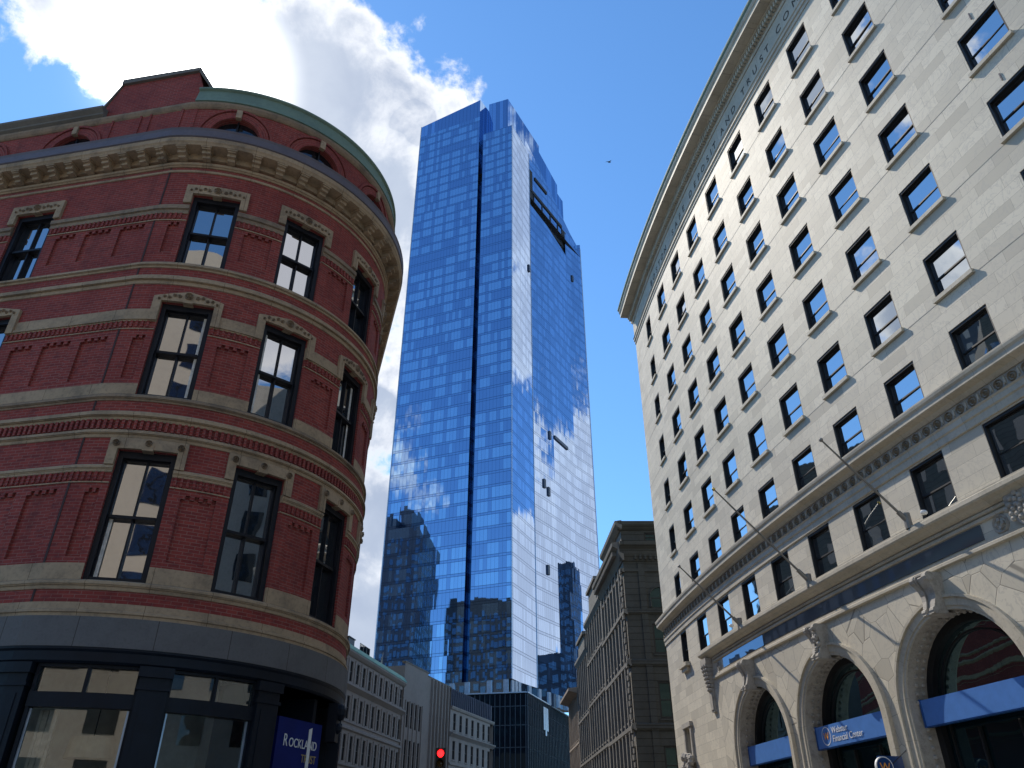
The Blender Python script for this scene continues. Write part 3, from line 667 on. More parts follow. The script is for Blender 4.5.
# sash windows
def sash(wd, ht, mat='black_frame', fr=.10, dep=.30, rail=.5, mun=True, rd=.06):
    f = MB(); y0, y1 = .06, .06 + dep
    f.box(-wd / 2 + .001, -wd / 2 + fr, y0, y1, .001, ht - .001); f.box(wd / 2 - fr, wd / 2 - .001, y0, y1, .001, ht - .001)
    f.box(-wd / 2 + fr, wd / 2 - fr, y0, y1, ht - fr * 1.3, ht - .001); f.box(-wd / 2 + fr, wd / 2 - fr, y0 + .02, y1, .001, fr * .7)
    gx0, gx1, gz0, gz1 = -wd / 2 + fr, wd / 2 - fr, fr * .7, ht - fr * 1.3; zr = gz0 + (gz1 - gz0) * rail; s = .032
    for a, c, p, q_, yy in ((gx0, gx0 + s, gz0, gz1, 0), (gx1 - s, gx1, gz0, gz1, 0), (gx0 + s, gx1 - s, gz1 - s, gz1, 0), (gx0 + s, gx1 - s, gz0, gz0 + s, 0)):
        f.box(a, c, y0 + .10 + yy, y1, p, q_)
    f.box(gx0 + s, gx1 - s, y0 + .06, y1 - .002, zr - rd / 2, zr + rd / 2)
    if mun: f.box(-.016, .016, y0 + .11, y1 - .003, gz0 + s, zr - rd / 2); f.box(-.016, .016, y0 + .11, y1 - .003, zr + rd / 2, gz1 - s)
    g = MB(); yg = y0 + .17
    return f, (gx0 + s, gx1 - s, gz0 + s, gz1 - s, zr, yg)
def panes(wd, gg, tilt=.0):
    gx0, gx1, gz0, gz1, zr, yg = gg; g = MB()
    g.box(gx0 - .01, gx1 + .01, yg, yg + .02, zr, gz1 + .01); g.box(gx0 - .01, gx1 + .01, yg + .035, yg + .055, gz0 - .01, zr); return g
k = 0
for (a, c) in RWL + RWC:
    for (z0, z1) in FL:
        pa, pb = Vector(red.P(a, 0)[:2]), Vector(red.P(c, 0)[:2]); wd = (pb - pa).length; ht = z1 - z0
        f, gg = sash(wd, ht, fr=.11)
        an = math.atan2((pb - pa).y, (pb - pa).x); mid = (pa + pb) / 2
        o = f.build('window', 'black_frame', RB, (mid.x, mid.y, z0), an)
        panes(wd, gg).build('pane', 'glass_red', o)
        cu = MB(); gx0, gx1, gz0, gz1, zr, yg = gg     # drawn blind edges seen at the side of the glass
        side = 1 if k % 2 else -1
        x = gx1 - .07 if side > 0 else gx0
        cu.box(x, x + .07, yg - .012, yg - .002, gz0, gz1 if k % 3 else zr)
        if k in (1, 4, 6, 7, 10, 12, 13): cu.build('curtain', 'white_cloth', o)
        k += 1
# --- shopfront in navy
sf = MB()
sf.band(red, UL, UR, [(.02, 4.52), (.06, 4.56), (.06, 4.72), (.09, 4.76), (.09, 4.80)], .17)
sf.build('shopfront_fascia', 'navy', RB)
def pil(u, wv=.52):
    q = MB(); q.cbox(red, u - wv / 2, u + wv / 2, .10, 4.52, -.3, .06, step=.2); q.cbox(red, u - wv / 2 - .04, u + wv / 2 + .04, 4.34, 4.519, -.3, .11, step=.2)
    q.cbox(red, u - wv / 2 - .03, u + wv / 2 + .03, 4.12, 4.18, -.3, .09, step=.2); q.cbox(red, u - wv / 2 - .03, u + wv / 2 + .03, .0, .4, -.3, .10, step=.2); q.cbox(red, u - wv / 2 + .1, u + wv / 2 - .1, .6, 4.0, -.3, .075, step=.2)
    q.build('pilaster', 'navy', RB)
PIL = [s0 + .12, U(27), U(55), U(100)]
for u in PIL: pil(u)
pil(s0 - .45, .42); pil(s0 - 3.2, .42); pil(s0 - 6, .42)
def shop(u0, u1, name='shop_window'):
    q = MB(); m = (u0 + u1) / 2; st = .25
    q.cbox(red, u0, u1, .1, .62, -.2, -.05, step=st); q.cbox(red, u0, u1, 3.79, 4.04, -.2, -.02, step=st); q.cbox(red, u0, u1, 4.47, 4.53, -.2, -.04, step=st)
    q.cbox(red, u0, u0 + .06, .62, 4.47, -.2, -.04); q.cbox(red, u1 - .06, u1, .62, 4.47, -.2, -.04); q.cbox(red, m - .03, m + .03, 4.04, 4.47, -.2, -.05)
    o = q.build(name, 'navy', RB)
    g = MB()
    n = 6
    for z0, z1, xs in ((.62, 3.79, (u0 + .06, u1 - .06)), (4.04, 4.47, (u0 + .06, m - .03)), (4.04, 4.47, (m + .03, u1 - .06))):
        g.cbox(red, xs[0], xs[1], z0, z1, -.14, -.12)
    g.build('pane', 'glass_shop', o)
    e = MB()
    for x in (u0 + .062, u1 - .062 - .035): e.cbox(red, x, x + .035, .64, 3.77, -.115, -.09)
    e.build_each('metal_edge', 'white_panel', o)
shop(U(1.6), U(24.0)); shop(U(30.2), U(52.0)); shop(s0 - 2.95, s0 - .68); shop(s0 - 5.75, s0 - 3.45)
q = MB()      # the room behind, ceiling and floor
q.band(red, UL, U(54), [(-1.9, .1), (-1.9, 4.7)][::1], .3); us = red.samples(UL, U(54), .4)
for i in range(len(us) - 1):
    for z in (.09, 4.7): q.face([red.P(us[i], z, -.2), red.P(us[i + 1], z, -.2), red.P(us[i + 1], z, -1.95), red.P(us[i], z, -1.95)])
q.build('shop_interior', 'room', RB)
q = MB()      # entrance lobby recessed behind the corner
q.band(red, U(54), UR, [(-1.5, .1), (-1.5, 4.7)], .3)
q.cbox(red, U(53.6), U(54.4), .1, 4.6, -1.5, -.1); us = red.samples(U(54), UR, .4)
for i in range(len(us) - 1):
    for z in (.1, 4.7): q.face([red.P(us[i], z, -.02), red.P(us[i + 1], z, -.02), red.P(us[i + 1], z, -1.55), red.P(us[i], z, -1.55)])
q.build('entrance_recess', 'dark_room', RB)
q = MB(); q.cbox(red, U(78), U(80), .1, 4.5, -1.0, -.2); q.cbox(red, U(96), U(97), .1, 4.5, -1.0, -.2); q.build_each('door_frame', 'navy', RB)
# console bracket at the shopfront's far end
q = MB(); q.ball(red.P(U(88), 4.32, .15), .14, 10, sz=1.3); q.ball(red.P(U(88), 3.98, .12), .10, 10, sz=1.2); q.cbox(red, U(86), U(90), 3.7, 4.5, -.1, .12); q.build('console', 'navy', RB)
# interior dressing seen through the first shop window
q = MB()
for i in range(6): q.cbox(red, U(3.2) + .055 * i, U(3.2) + .055 * (i + 1) - .004, .7, 3.78, -.42 - .03 * (i % 2), -.36 - .03 * (i % 2))
tag(q.build('curtain', 'white_cloth'), 'white pleated curtain just inside the left shop window of the brick building', 'curtain')
lp = red.P(U(15), 0, -1.0); q = MB(); n = 24
for (z0, r0, z1, r1) in ((3.05, .42, 3.40, .38),):
    for j in range(n):
        t0, t1 = 2 * math.pi * j / n, 2 * math.pi * (j + 1) / n
        q.face([(r0 * math.cos(t0), r0 * math.sin(t0), z0), (r0 * math.cos(t1), r0 * math.sin(t1), z0), (r1 * math.cos(t1), r1 * math.sin(t1), z1), (r1 * math.cos(t0), r1 * math.sin(t0), z1)])
L_ = empty('pendant_lamp', (lp[0], lp[1], 0), 'unlit drum shade lamp hanging inside the left shop window', 'lamp'); q.build('lamp_shade', 'lamp_cloth', L_)
q = MB(); q.tube([(0, 0, 3.4), (0, 0, 4.7)], .012, 6); q.tube([(-.38, 0, 3.39), (.38, 0, 3.39)], .008, 6); q.build('cord', 'black_frame', L_)
# ROCKLAND TRUST sign
pA, pB = Vector((-4.72, 16.90)), Vector((-4.16, 18.30)); dv = (pB - pA).normalized(); nv = Vector((dv.y, -dv.x))
sg = Line(pA - nv * .12 + dv * .14, pB - nv * .12 + dv * .18)
SG = wempty('bank_sign', (pA.x, pA.y, 0), 'navy sign with white and gold lettering beside the dark corner entrance', 'sign')
q = MB(); q.cbox(sg, .0, sg.L, .8, 4.0, -.08, 0); q.build('sign_board', 'sign_navy', SG)
text_on('R', .33, .004, 'sign_white', 'lettering', SG, sg, .22, 3.47, .008, xscale=.78)
text_on('OCKLAND', .245, .004, 'sign_white', 'lettering', SG, sg, .415, 3.47, .008, xscale=.84)
text_on('TRUST', .22, .004, 'sign_gold', 'lettering', SG, sg, .90, 3.21, .008, xscale=.82)
q = MB(); q.strip(sg, [1.08, 1.18], [2.4, 2.4], [3.86, 3.90], .0, .014); q.build('logo_bar', 'sign_white', SG)

# ============================================================ MARBLE BANK BUILDING (right)
BB = wempty('bank_building', (20, 30, 0), 'cream marble bank building with long curved front, square windows and tall ground floor arches', 'building')
A0, A1 = 8.0, 62.0
COLS = [12.0, 15.8, 19.6, 23.32, 27.02, 30.74, 34.43, 38.12, 41.86, 46.58, 50.3, 54.0, 57.7]; WW = 1.80
ROWS = [(37.38, 39.55), (33.72, 35.65), (30.17, 32.10), (26.57, 28.50), (23.0, 24.93), (19.45, 21.38), (16.14, 17.95)]
LOW = (12.0, 14.08)
def colw(c): return 1.35 if c == 12.0 else WW
bh = [(c, c + colw(c), z0, z1) for c in COLS for z0, z1 in ROWS] + [(c, c + colw(c), LOW[0], LOW[1]) for c in COLS]
q = MB(); q.wall(arc, A0, A1, 10.2, 43.0, bh, 1.0, .10, 0); 
# lower, arcaded zone in random ashlar
ARCH = [(23.02, 2.86), (30.40, 2.86), (37.78, 2.86), (45.16, 2.86)]; SPR = 5.95
lw = MB(); lw.wall(arc, 17.9, A1, .1, 10.2, [], .6, .3, 0, arches=[(u, r, .1, SPR, 1.0) for u, r in ARCH], ri=1)
q.wall(arc, A0, 17.9, .1, 10.2, [(10.95, 12.15, 6.6, 8.35, .35)], 1.0, .3, 0)
# far return, back and near return
pts = [arc.P(A0, 0)[:2], (40, 56), (52, 2), arc.P(A1, 0)[:2]]
for i in range(3):
    p, r_ = pts[i], pts[i + 1]; L = math.dist(p, r_); q.face([(r_[0], r_[1], 0), (p[0], p[1], 0), (p[0], p[1], 43), (r_[0], r_[1], 43)], [(0, 0), (L, 0), (L, 43), (0, 43)])
q.build('wall', 'lime', BB); lw.build('arcade_wall', ['lime_voro', 'lime_dark'], BB)
q = MB(); ring = [arc.P(u, 43.6, 0) for u in arc.samples(A0, A1, 2)] + [(52, 2, 43.6), (40, 56, 43.6)]; q.face(ring); q.build('roof', 'coping', BB)
def aband(name, a, c, prof, mat='lime_trim', step=1.0):
    q = MB(); q.band(arc, a, c, prof, step); return q.build(name, mat, BB)
AE = A0 - .02
aband('architrave', AE, A1, [(.03, 40.15), (.06, 40.17), (.06, 40.40), (.14, 40.44), (.14, 40.66), (.2, 40.70)])
aband('frieze', AE - .02, A1, [(.06, 40.71), (.06, 42.40)])
aband('bed_mould', AE - .1, A1, [(.12, 42.41), (.16, 42.55), (.16, 42.62)])
aband('cornice', AE - .3, A1, [(.18, 42.63), (.18, 43.0), (.45, 43.10), (.45, 43.24), (1.10, 43.25), (1.10, 43.60), (1.16, 43.66), (1.22, 43.80), (1.22, 43.88)])
aband('gutter', AE - .32, A1, [(1.16, 43.881), (1.30, 44.02), (1.32, 44.12), (1.30, 44.20), (.2, 44.5)], 'copper')
q = MB(); k = AE
while k < 52: q.cbox(arc, k, k + .14, 42.66, 43.02, .17, .42); k += .245
q.build('egg_and_dart', 'lime_trim', BB)
q = MB(); k = AE
while k < 52: q.cbox(arc, k, k + .03, 43.22, 43.245, .46, 1.08); k += 1.6
q.build_each('soffit_joint', 'lime_dark', BB)
# string course line under the sills, reads as one sharp joint
q = MB()
for z0, z1 in ROWS[:-1]: q.cbox(arc, A0, A1, z0 - .20, z0 - .175, -.02, .006, step=1.)
q.build_each('string_joint', 'lime_dark', BB)
# mid belt with rosettes
aband('belt_course', AE - .05, A1, [(.05, 14.14), (.07, 14.16), (.07, 14.42), (.12, 14.46), (.12, 14.66), (.17, 14.72)])
aband('belt_frieze', AE - .05, A1, [(.09, 14.721), (.09, 15.20)], 'lime_dark')
aband('belt_cornice', AE - .2, A1, [(.14, 15.201), (.22, 15.30), (.26, 15.34), (.50, 15.42), (.52, 15.44), (.52, 15.62), (.58, 15.70), (.60, 15.80), (.60, 15.86), (.10, 16.12)])
q = MB(); k = AE + .3; i = 0
while k < 51:
    n = 9
    for (r0, r1, dz) in ((.19, .13, .06), (.09, .03, .07)):
        for j in range(n):
            t0, t1 = 2 * math.pi * j / n, 2 * math.pi * (j + 1) / n; f = lambda R_, t, d_: arc.P(k + R_ * math.cos(t), 14.96 + R_ * math.sin(t), .09 + d_)
            rm = (r0 + r1) / 2; q.face([f(r0, t0, 0), f(r0, t1, 0), f(rm, t1, dz), f(rm, t0, dz)]); q.face([f(rm, t0, dz), f(rm, t1, dz), f(r1, t1, 0), f(r1, t0, 0)])
    q.strip(arc, [k + .25, k + .29, k + .33], [14.80, 14.90, 14.80], [15.05, 15.13, 15.05], .08, .14); k += .58
q.build('rosette_frieze', 'lime_trim', BB)
# ledge under the low windows, with the glazed strip beneath
aband('ledge', 16.6, A1, [(.10, 11.36), (.22, 11.42), (.30, 11.50), (.46, 11.56), (.50, 11.62), (.50, 11.76), (.44, 11.80), (.44, 11.86), (.05, 11.985)])
aband('string_course', 17.9, 42.0, [(.03, 11.20), (.10, 11.23), (.10, 11.30), (.06, 11.35)])
aband('string_course', 17.9, 42.0, [(.04, 11.02), (.09, 11.05), (.09, 11.14), (.02, 11.15)])
aband('string_course', 17.7, A1, [(.02, 10.14), (.13, 10.17), (.13, 10.27), (.07, 10.31), (.07, 10.40)])
q = MB(); q.cbox(arc, 19.4, 40.5, 10.47, 10.98, -.02, .035, step=.93); q.build('glazed_strip', 'panel_blue', BB)
q = MB()
for uc, zc in ((18.7, 10.62), (41.3, 10.72)):
    n = 14
    for (r0, r1, dz) in ((.34, .22, .07), (.17, .05, .08)):
        for j in range(n):
            t0, t1 = 2 * math.pi * j / n, 2 * math.pi * (j + 1) / n; f = lambda R_, t, d_: arc.P(uc + R_ * math.cos(t), zc + R_ * math.sin(t), .01 + d_); rm = (r0 + r1) / 2
            q.face([f(r0, t0, 0), f(r0, t1, 0), f(rm, t1, dz), f(rm, t0, dz)]); q.face([f(rm, t0, dz), f(rm, t1, dz), f(r1, t1, 0), f(r1, t0, 0)])
    for a_ in range(4): q.strip(arc, [uc - .05 + .13 * math.cos(a_ * 1.57), uc + .05 + .13 * math.cos(a_ * 1.57)], zc - .04 + .13 * math.sin(a_ * 1.57), zc + .06 + .13 * math.sin(a_ * 1.57), 0, .09)
q.build_each('roundel', 'lime_dark', BB)
# carved console left of the glazed strip, and its twin beside the right roundel
def console(uc, zt, zb):
    q = MB()
    q.strip(arc, [uc - .48, uc, uc + .48], zt - .32, zt, -.02, .42)
    for j in range(7):
        f = j / 7; z1 = zt - .32 - f * (zt - zb - .5) * .62; hw = .46 - .20 * f
        q.strip(arc, [uc - hw, uc - hw * .4, uc, uc + hw * .4, uc + hw], z1 - .2, z1, -.02, .34 - .18 * f)
        for sg_ in (-1, 1): q.ball(arc.P(uc + sg_ * hw * .72, z1 - .1, .36 - .17 * f), .12 - .008 * j, 8)
        q.ball(arc.P(uc, z1 - .08, .38 - .17 * f), .10, 8)
    q.strip(arc, [uc - .26, uc + .26], zb, zb + 1.15, -.02, .15); q.strip(arc, [uc - .20, uc + .20], zb + .12, zb + 1.0, .1, .19)
    q.build('carved_console', 'lime_dark', BB)
console(17.15, 11.36, 8.45)
q = MB(); uc = 42.35
q.strip(arc, [uc - .5, uc, uc + .5], [10.75, 10.25, 10.75], [11.42, 11.46, 11.42], -.02, .2)
for j in range(22):
    a_ = j * 2.4; rr = .12 * math.sqrt(j); q.ball(arc.P(uc + rr * math.cos(a_), 10.95 + rr * math.sin(a_) * .8, .2), .10, 8)
q.build('carved_shield', 'lime_dark', BB)
# stone letters of the frieze: BOSTON SAFE DEPOSIT AND TRUST COMPANY
LET = {'BOSTON': 15.2, 'SAFE': 21.0, 'DEPOSIT': 25.15, 'AND': 30.85, 'TRUST': 33.80, 'COMPANY': 38.15}
pos = []
us_ = {'BOSTON': [15.0, 15.85, 16.7, 17.5, 18.3, 19.15], 'SAFE': [21.1, 21.95, 22.8, 23.6], 'DEPOSIT': [25.1, 26.0, 26.75, 27.5, 28.35, 28.95, 29.5], 'AND': [30.75, 31.6, 32.45], 'TRUST': [33.8, 34.55, 35.35, 36.15, 36.8], 'COMPANY': [38.1, 38.95, 39.85, 40.8, 41.6, 42.5, 43.4]}
FR = empty('tmp', (0, 0, 0), '', ''); 
letters = []
for wrd, ul in us_.items():
    for ch_, u in zip(wrd, ul):
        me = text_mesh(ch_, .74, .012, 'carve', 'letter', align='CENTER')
        for v in me.vertices: x, y, zz = v.co; v.co = (x, -zz, y)
        o = place(me, 'letter', BB, arc.P(u, 41.22, .066), arc.ang(u))
bpy.data.objects.remove(FR)
# windows of the upper floors: one kind, copied
def bank_sash(wd, ht, rail=.46):
    f = MB(); t = .07; x0, x1 = -wd / 2, wd / 2
    f.box(x0 + .001, x0 + t, .03, .30, .001, ht - .001); f.box(x1 - t, x1 - .001, .03, .30, .001, ht - .001); f.box(x0 + t, x1 - t, .03, .30, ht - .10, ht - .001); f.box(x0 + t, x1 - t, .06, .30, .001, .05)
    s = .04; y0, y1 = .17, .27; zr = .05 + (ht - .15) * rail
    f.box(x0 + t, x0 + t + s, y0, y1, .05, ht - .10); f.box(x1 - t - s, x1 - t, y0, y1, .05, ht - .10); f.box(x0 + t + s, x1 - t - s, y0, y1, ht - .10 - s, ht - .10); f.box(x0 + t + s, x1 - t - s, y0, y1, .05, .05 + s)
    f.box(x0 + t + s, x1 - t - s, y0 + .025, y1 - .002, zr - .028, zr + .028)
    return f, (x0 + t + s, x1 - t - s, .05 + s, ht - .10 - s, zr, .205)
meshes = {}
def bank_window(c, z0, z1, i, j):
    wd, ht = colw(c), z1 - z0; key = (wd, round(ht, 2))
    if key not in meshes:
        f, gg = bank_sash(wd, ht); s_ = MB(); s_.box(-wd / 2 - .08, wd / 2 + .08, -.13, .02, -.165, -.002)
        meshes[key] = (f.mesh('window', 'bronze'), panes(wd, gg).mesh('pane', 'glass_right'), s_.mesh('sill', 'lime_trim'))
    fm, pm, sm = meshes[key]; u = c + wd / 2
    o = place(fm, 'window', BB, arc.P(u, z0, -.0), arc.ang(u)); kid(pm, 'pane', o)
    p = o.children[0]
    p.rotation_euler = (random.uniform(-.016, .016), 0, random.uniform(-.02, .02))
    if j < 6: kid(sm, 'sill', o)
    return o
for i, c in enumerate(COLS):
    if c > 52: continue
    for j, (z0, z1) in enumerate(ROWS): bank_window(c, z0, z1, i, j)
    o = bank_window(c, LOW[0], LOW[1], i, 7)
    if c == 12.0:
        s_ = MB(); s_.box(-.85, .85, -.32, .02, -.22, -.002); s_.box(-.6, .6, -.2, .02, -.46, -.221); s_.build('sill', 'lime_trim', o)
# two small iron anchors over the nearest windows
for z1 in (ROWS[3][1], ROWS[4][1]):
    q = MB(); q.cbox(arc, 47.40, 47.44, z1 + .22, z1 + .58, -.02, .03); q.build('iron_anchor', 'slate_metal', BB)
# arches: raised ring, deep carved reveal, glass, keystone
for n_, (uc, r) in enumerate(ARCH):
    q = MB(); n = 28; ro = r + .50
    def ringpts(R_): return [(uc - R_, .1)] + [(uc - R_ * math.cos(math.pi * k / n), SPR + R_ * math.sin(math.pi * k / n)) for k in range(n + 1)] + [(uc + R_, .1)]
    for (ra, rb_, d1) in ((r + .002, r + .12, .05), (r + .12, r + .40, .09), (r + .40, ro, .17)):
        A_, B_ = ringpts(ra), ringpts(rb_); acc = 0
        for k in range(len(A_) - 1):
            L = math.dist(B_[k], B_[k + 1]); uv = [(acc, 0), (acc + L, 0), (acc + L, .3), (acc, .3)]; acc += L
            P_ = lambda p_, d_: arc.P(p_[0], p_[1], d_)
            q.face([P_(A_[k], d1), P_(A_[k + 1], d1), P_(B_[k + 1], d1), P_(B_[k], d1)][::-1], uv)
            q.face([P_(B_[k], d1), P_(B_[k + 1], d1), P_(B_[k + 1], -.02), P_(B_[k], -.02)][::-1], uv); q.face([P_(A_[k], -.02), P_(A_[k + 1], -.02), P_(A_[k + 1], d1), P_(A_[k], d1)][::-1], uv)
    AR = q.build('arch', 'lime_trim', BB)
    # rosette studs along the reveal
    st = MB(); Rv = r - .03
    for k in range(1, 30):
        t = math.pi * k / 30
        for dd in (-.35, -.62):
            c_ = arc.P(uc - Rv * math.cos(t), SPR + Rv * math.sin(t), dd); st.ball(c_, .085, 6)
    for z in [SPR - .3 * k for k in range(1, 17)]:
        for sg_ in (-1, 1): st.ball(arc.P(uc + sg_ * Rv, z, -.48), .085, 6)
    st.build('reveal_carving', 'lime_dark', AR)
    # dark frame and glass set 1 m back
    g = MB(); k0 = 24
    cpt = arc.P(uc, SPR, -1.02)
    prev = None
    for k in range(k0):
        t0, t1 = math.pi * k / k0, math.pi * (k + 1) / k0
        g.face([cpt, arc.P(uc - r * math.cos(t0), SPR + r * math.sin(t0), -1.02), arc.P(uc - r * math.cos(t1), SPR + r * math.sin(t1), -1.02)])
    g.face([arc.P(uc - r, .1, -1.02), arc.P(uc + r, .1, -1.02), arc.P(uc + r, SPR, -1.02), arc.P(uc - r, SPR, -1.02)])
    W_ = g.build('arch_window', 'glass_arch', AR)
    fr = MB()
    for (ra, rb_, d1) in ((r - .30, r, -.80), (r - .62, r - .55, -.94)):
        A_ = [(uc - ra, .1)] + [(uc - ra * math.cos(math.pi * k / n), SPR + ra * math.sin(math.pi * k / n)) for k in range(n + 1)] + [(uc + ra, .1)]
        B_ = [(uc - rb_, .1)] + [(uc - rb_ * math.cos(math.pi * k / n), SPR + rb_ * math.sin(math.pi * k / n)) for k in range(n + 1)] + [(uc + rb_, .1)]
        for k in range(len(A_) - 1):
            P_ = lambda p_, d_: arc.P(p_[0], p_[1], d_)
            fr.face([P_(A_[k], d1), P_(B_[k], d1), P_(B_[k + 1], d1), P_(A_[k + 1], d1)]); fr.face([P_(A_[k], d1), P_(A_[k + 1], d1), P_(A_[k + 1], -1.02), P_(A_[k], -1.02)])
    for u_ in (uc - .9, uc + .9): fr.cbox(arc, u_ - .04, u_ + .04, .1, SPR - .7, -1.01, -.9)
    fr.cbox(arc, uc - r + .3, uc + r - .3, 3.2, 3.35, -1.01, -.88)
    fr.build('window_frame', 'bronze', W_)
    # scrolled keystone
    ks = MB(); zk = SPR + r
    prof = [(-.15, .62), (-.05, .56), (.15, .50), (.35, .44), (.55, .42), (.75, .48), (.95, .60), (1.12, .66), (1.22, .60)]
    for sg_ in (-1, 0, 1):
        for k in range(len(prof) - 1):
            (z0_, d0_), (z1_, d1_) = prof[k], prof[k + 1]; wv = .24 + .16 * (z0_ + .15) / 1.4; wv1 = .24 + .16 * (z1_ + .15) / 1.4
            o_ = sg_ * wv * .78; hw = wv * .34; ex = .0 if sg_ else .07
            a_, b_ = uc + o_ - hw, uc + o_ + hw; a1_, b1_ = uc + sg_ * wv1 * .78 - wv1 * .34, uc + sg_ * wv1 * .78 + wv1 * .34
            ks.face([arc.P(a_, zk + z0_, d0_ - ex), arc.P(b_, zk + z0_, d0_ - ex), arc.P(b1_, zk + z1_, d1_ - ex), arc.P(a1_, zk + z1_, d1_ - ex)])
            ks.face([arc.P(b_, zk + z0_, 0), arc.P(b1_, zk + z1_, 0), arc.P(b1_, zk + z1_, d1_ - ex), arc.P(b_, zk + z0_, d0_ - ex)]); ks.face([arc.P(a_, zk + z0_, 0), arc.P(a_, zk + z0_, d0_ - ex), arc.P(a1_, zk + z1_, d1_ - ex), arc.P(a1_, zk + z1_, 0)])
    ks.cbox(arc, uc - .40, uc + .40, zk + 1.2, zk + 1.27, -.02, .58); ks.cbox(arc, uc - .25, uc + .25, zk - .16, zk - .10, -.3, .58)
    for sg_ in (-1, 1):
        ks.tube([arc.P(uc + sg_ * .33 - .1, zk + 1.10, .52), arc.P(uc + sg_ * .33 + .1, zk + 1.10, .52)], .17, 10); ks.tube([arc.P(uc + sg_ * .2 - .1, zk - .05, .5), arc.P(uc + sg_ * .2 + .1, zk - .05, .5)], .13, 10)
    if n_ == 1:
        for k in range(14): ks.ball(arc.P(uc + .05 + .3 * random.random(), zk + .1 + .9 * random.random(), .5), .09 + .04 * random.random(), 8)
    ks.build('keystone', 'lime_dark', AR)
# small carved window at the far end of the ground floor
q = MB()
for (a, c_, z0, z1, d1) in ((10.70, 10.95, 6.3, 8.6, .14), (12.15, 12.40, 6.3, 8.6, .14), (10.6, 12.5, 8.35, 8.62, .20)): q.cbox(arc, a, c_, z0, z1, -.02, d1)
o = q.build('carved_window', 'lime_dark', BB)
q = MB(); q.cbox(arc, 10.95, 12.15, 6.3, 8.35, -.33, -.30); q.build('pane', 'glass_arch', o)
q = MB()
for k in range(26): q.ball(arc.P(11.5 + random.uniform(-.85, .9), 6.3 + random.uniform(-.9, .45), .22 + random.uniform(0, .3)), random.uniform(.14, .28), 8)
q.cbox(arc, 10.7, 12.5, 5.2, 5.6, -.02, .6); q.build_each('carved_ornament', 'lime_dark', o)

# blue name signs across the arches
def arch_sign(uc, label, text):
    S_ = empty('arch_sign', arc.P(uc, 5.4, -.35), label, 'sign', 'blue signs across the bank arches')
    def loc(o): o.location = Vector(o.location) - S_.location; return o
    q = MB(); q.cbox(arc, uc - 2.70, uc + 2.70, 5.44, 6.30, -.55, -.35, step=.5)
    off = MB(); off.v = [tuple(Vector(v) - S_.location) for v in q.v]; off.f, off.uv, off.mi = q.f, q.uv, q.mi
    off.build('sign_box', 'banner_blue', S_)
    q = MB(); q.cbox(arc, uc - 2.78, uc - 2.702, 5.40, 6.34, -.60, -.33); q.cbox(arc, uc + 2.702, uc + 2.78, 5.40, 6.34, -.60, -.33); q.cbox(arc, uc - 2.70, uc + 2.70, 5.405, 5.438, -.60, -.36, step=.5)
    off = MB(); off.v = [tuple(Vector(v) - S_.location) for v in q.v]; off.f, off.uv, off.mi = q.f, q.uv, q.mi
    off.build('sign_edge', 'banner_dark', S_)
    if text:
        for body, size, z, xs in (('Webster', .36, 5.93, .86), ('Financial Center', .36, 5.60, .86)):
            o = loc(text_on(body, size, .004, 'sign_white', 'lettering', S_, arc, uc - 1.42, z, -.338, xscale=xs * 1.12))
        o = loc(text_on('W', .42, .004, 'orange', 'logo', S_, arc, uc - 2.10, 5.73, -.336, xscale=.95))
        n = 28; q = MB()
        for j in range(n):
            t0, t1 = 2 * math.pi * j / n, 2 * math.pi * (j + 1) / n; f = lambda R_, t: Vector(arc.P(uc - 1.90 + R_ * .36 * math.cos(t), 5.88 + R_ * .37 * math.sin(t), -.340)) - S_.location
            q.face([f(1, t0), f(1, t1), f(.9, t1), f(.9, t0)])
        q.build('logo_ring', 'sign_white', S_)
arch_sign(23.02, 'plain blue sign box in the farthest and smallest of the three arches', False)
arch_sign(30.40, 'blue sign box with white lettering and an orange W in the middle arch', True)
arch_sign(37.78, 'long plain blue sign box in the large arch nearest the right edge', False)
# projecting blade sign
q = MB(); u_ = 34.1; zc = 4.02
BS = empty('projecting_sign', arc.P(u_, 3.5, .3), 'square dark blue sign with round white-rimmed disc, projecting between two arches', 'sign')
def rel(q, e): 
    r_ = MB(); r_.v = [tuple(Vector(v) - e.location) for v in q.v]; r_.f, r_.uv, r_.mi = q.f, q.uv, q.mi; return r_
X0 = Vector(arc.P(u_, 0, .45)); nn_ = (Vector(arc.P(u_, 0, 1.45)) - X0); side = Line((X0 + nn_ * .72)[:2], X0[:2])   # face seen from the camera
q.cbox(side, .0, .95, 3.35, 4.56, -.12, 0); rel(q, BS).build('sign_box', 'blade_blue', BS)
n = 28
def disc(r0, mat, name, d0, d1, cu=.10, cz=4.19):
    q = MB()
    for j in range(n):
        t0, t1 = 2 * math.pi * j / n, 2 * math.pi * (j + 1) / n; f = lambda R_, t, d_: side.P(cu + R_ * math.cos(t), cz + R_ * math.sin(t), d_)
        q.face([f(r0, t0, d1), f(r0, t1, d1), f(0, t1, d1)]); q.face([f(r0, t0, d0), f(r0, t1, d0), f(r0, t1, d1), f(r0, t0, d1)]); q.face([f(r0, t1, d0), f(r0, t0, d0), f(0, t0, d0)])
    rel(q, BS).build(name, mat, BS)
disc(.34, 'sign_white', 'disc_rim', .002, .10); disc(.305, 'blade_blue', 'disc', .101, .106)
o = text_on('W', .40, .004, 'orange', 'logo', BS, side, -.10, 4.05, .112); o.location = Vector(o.location) - BS.location
q = MB(); q.tube([arc.P(u_, 4.1, .0), arc.P(u_, 4.1, .6)], .03, 8); q.tube([arc.P(u_, 4.75, .0), arc.P(u_, 4.25, .75)], .015, 8); q.tube([arc.P(u_, 3.5, .0), arc.P(u_, 3.5, .6)], .03, 8); rel(q, BS).build('bracket', 'sig_black', BS)

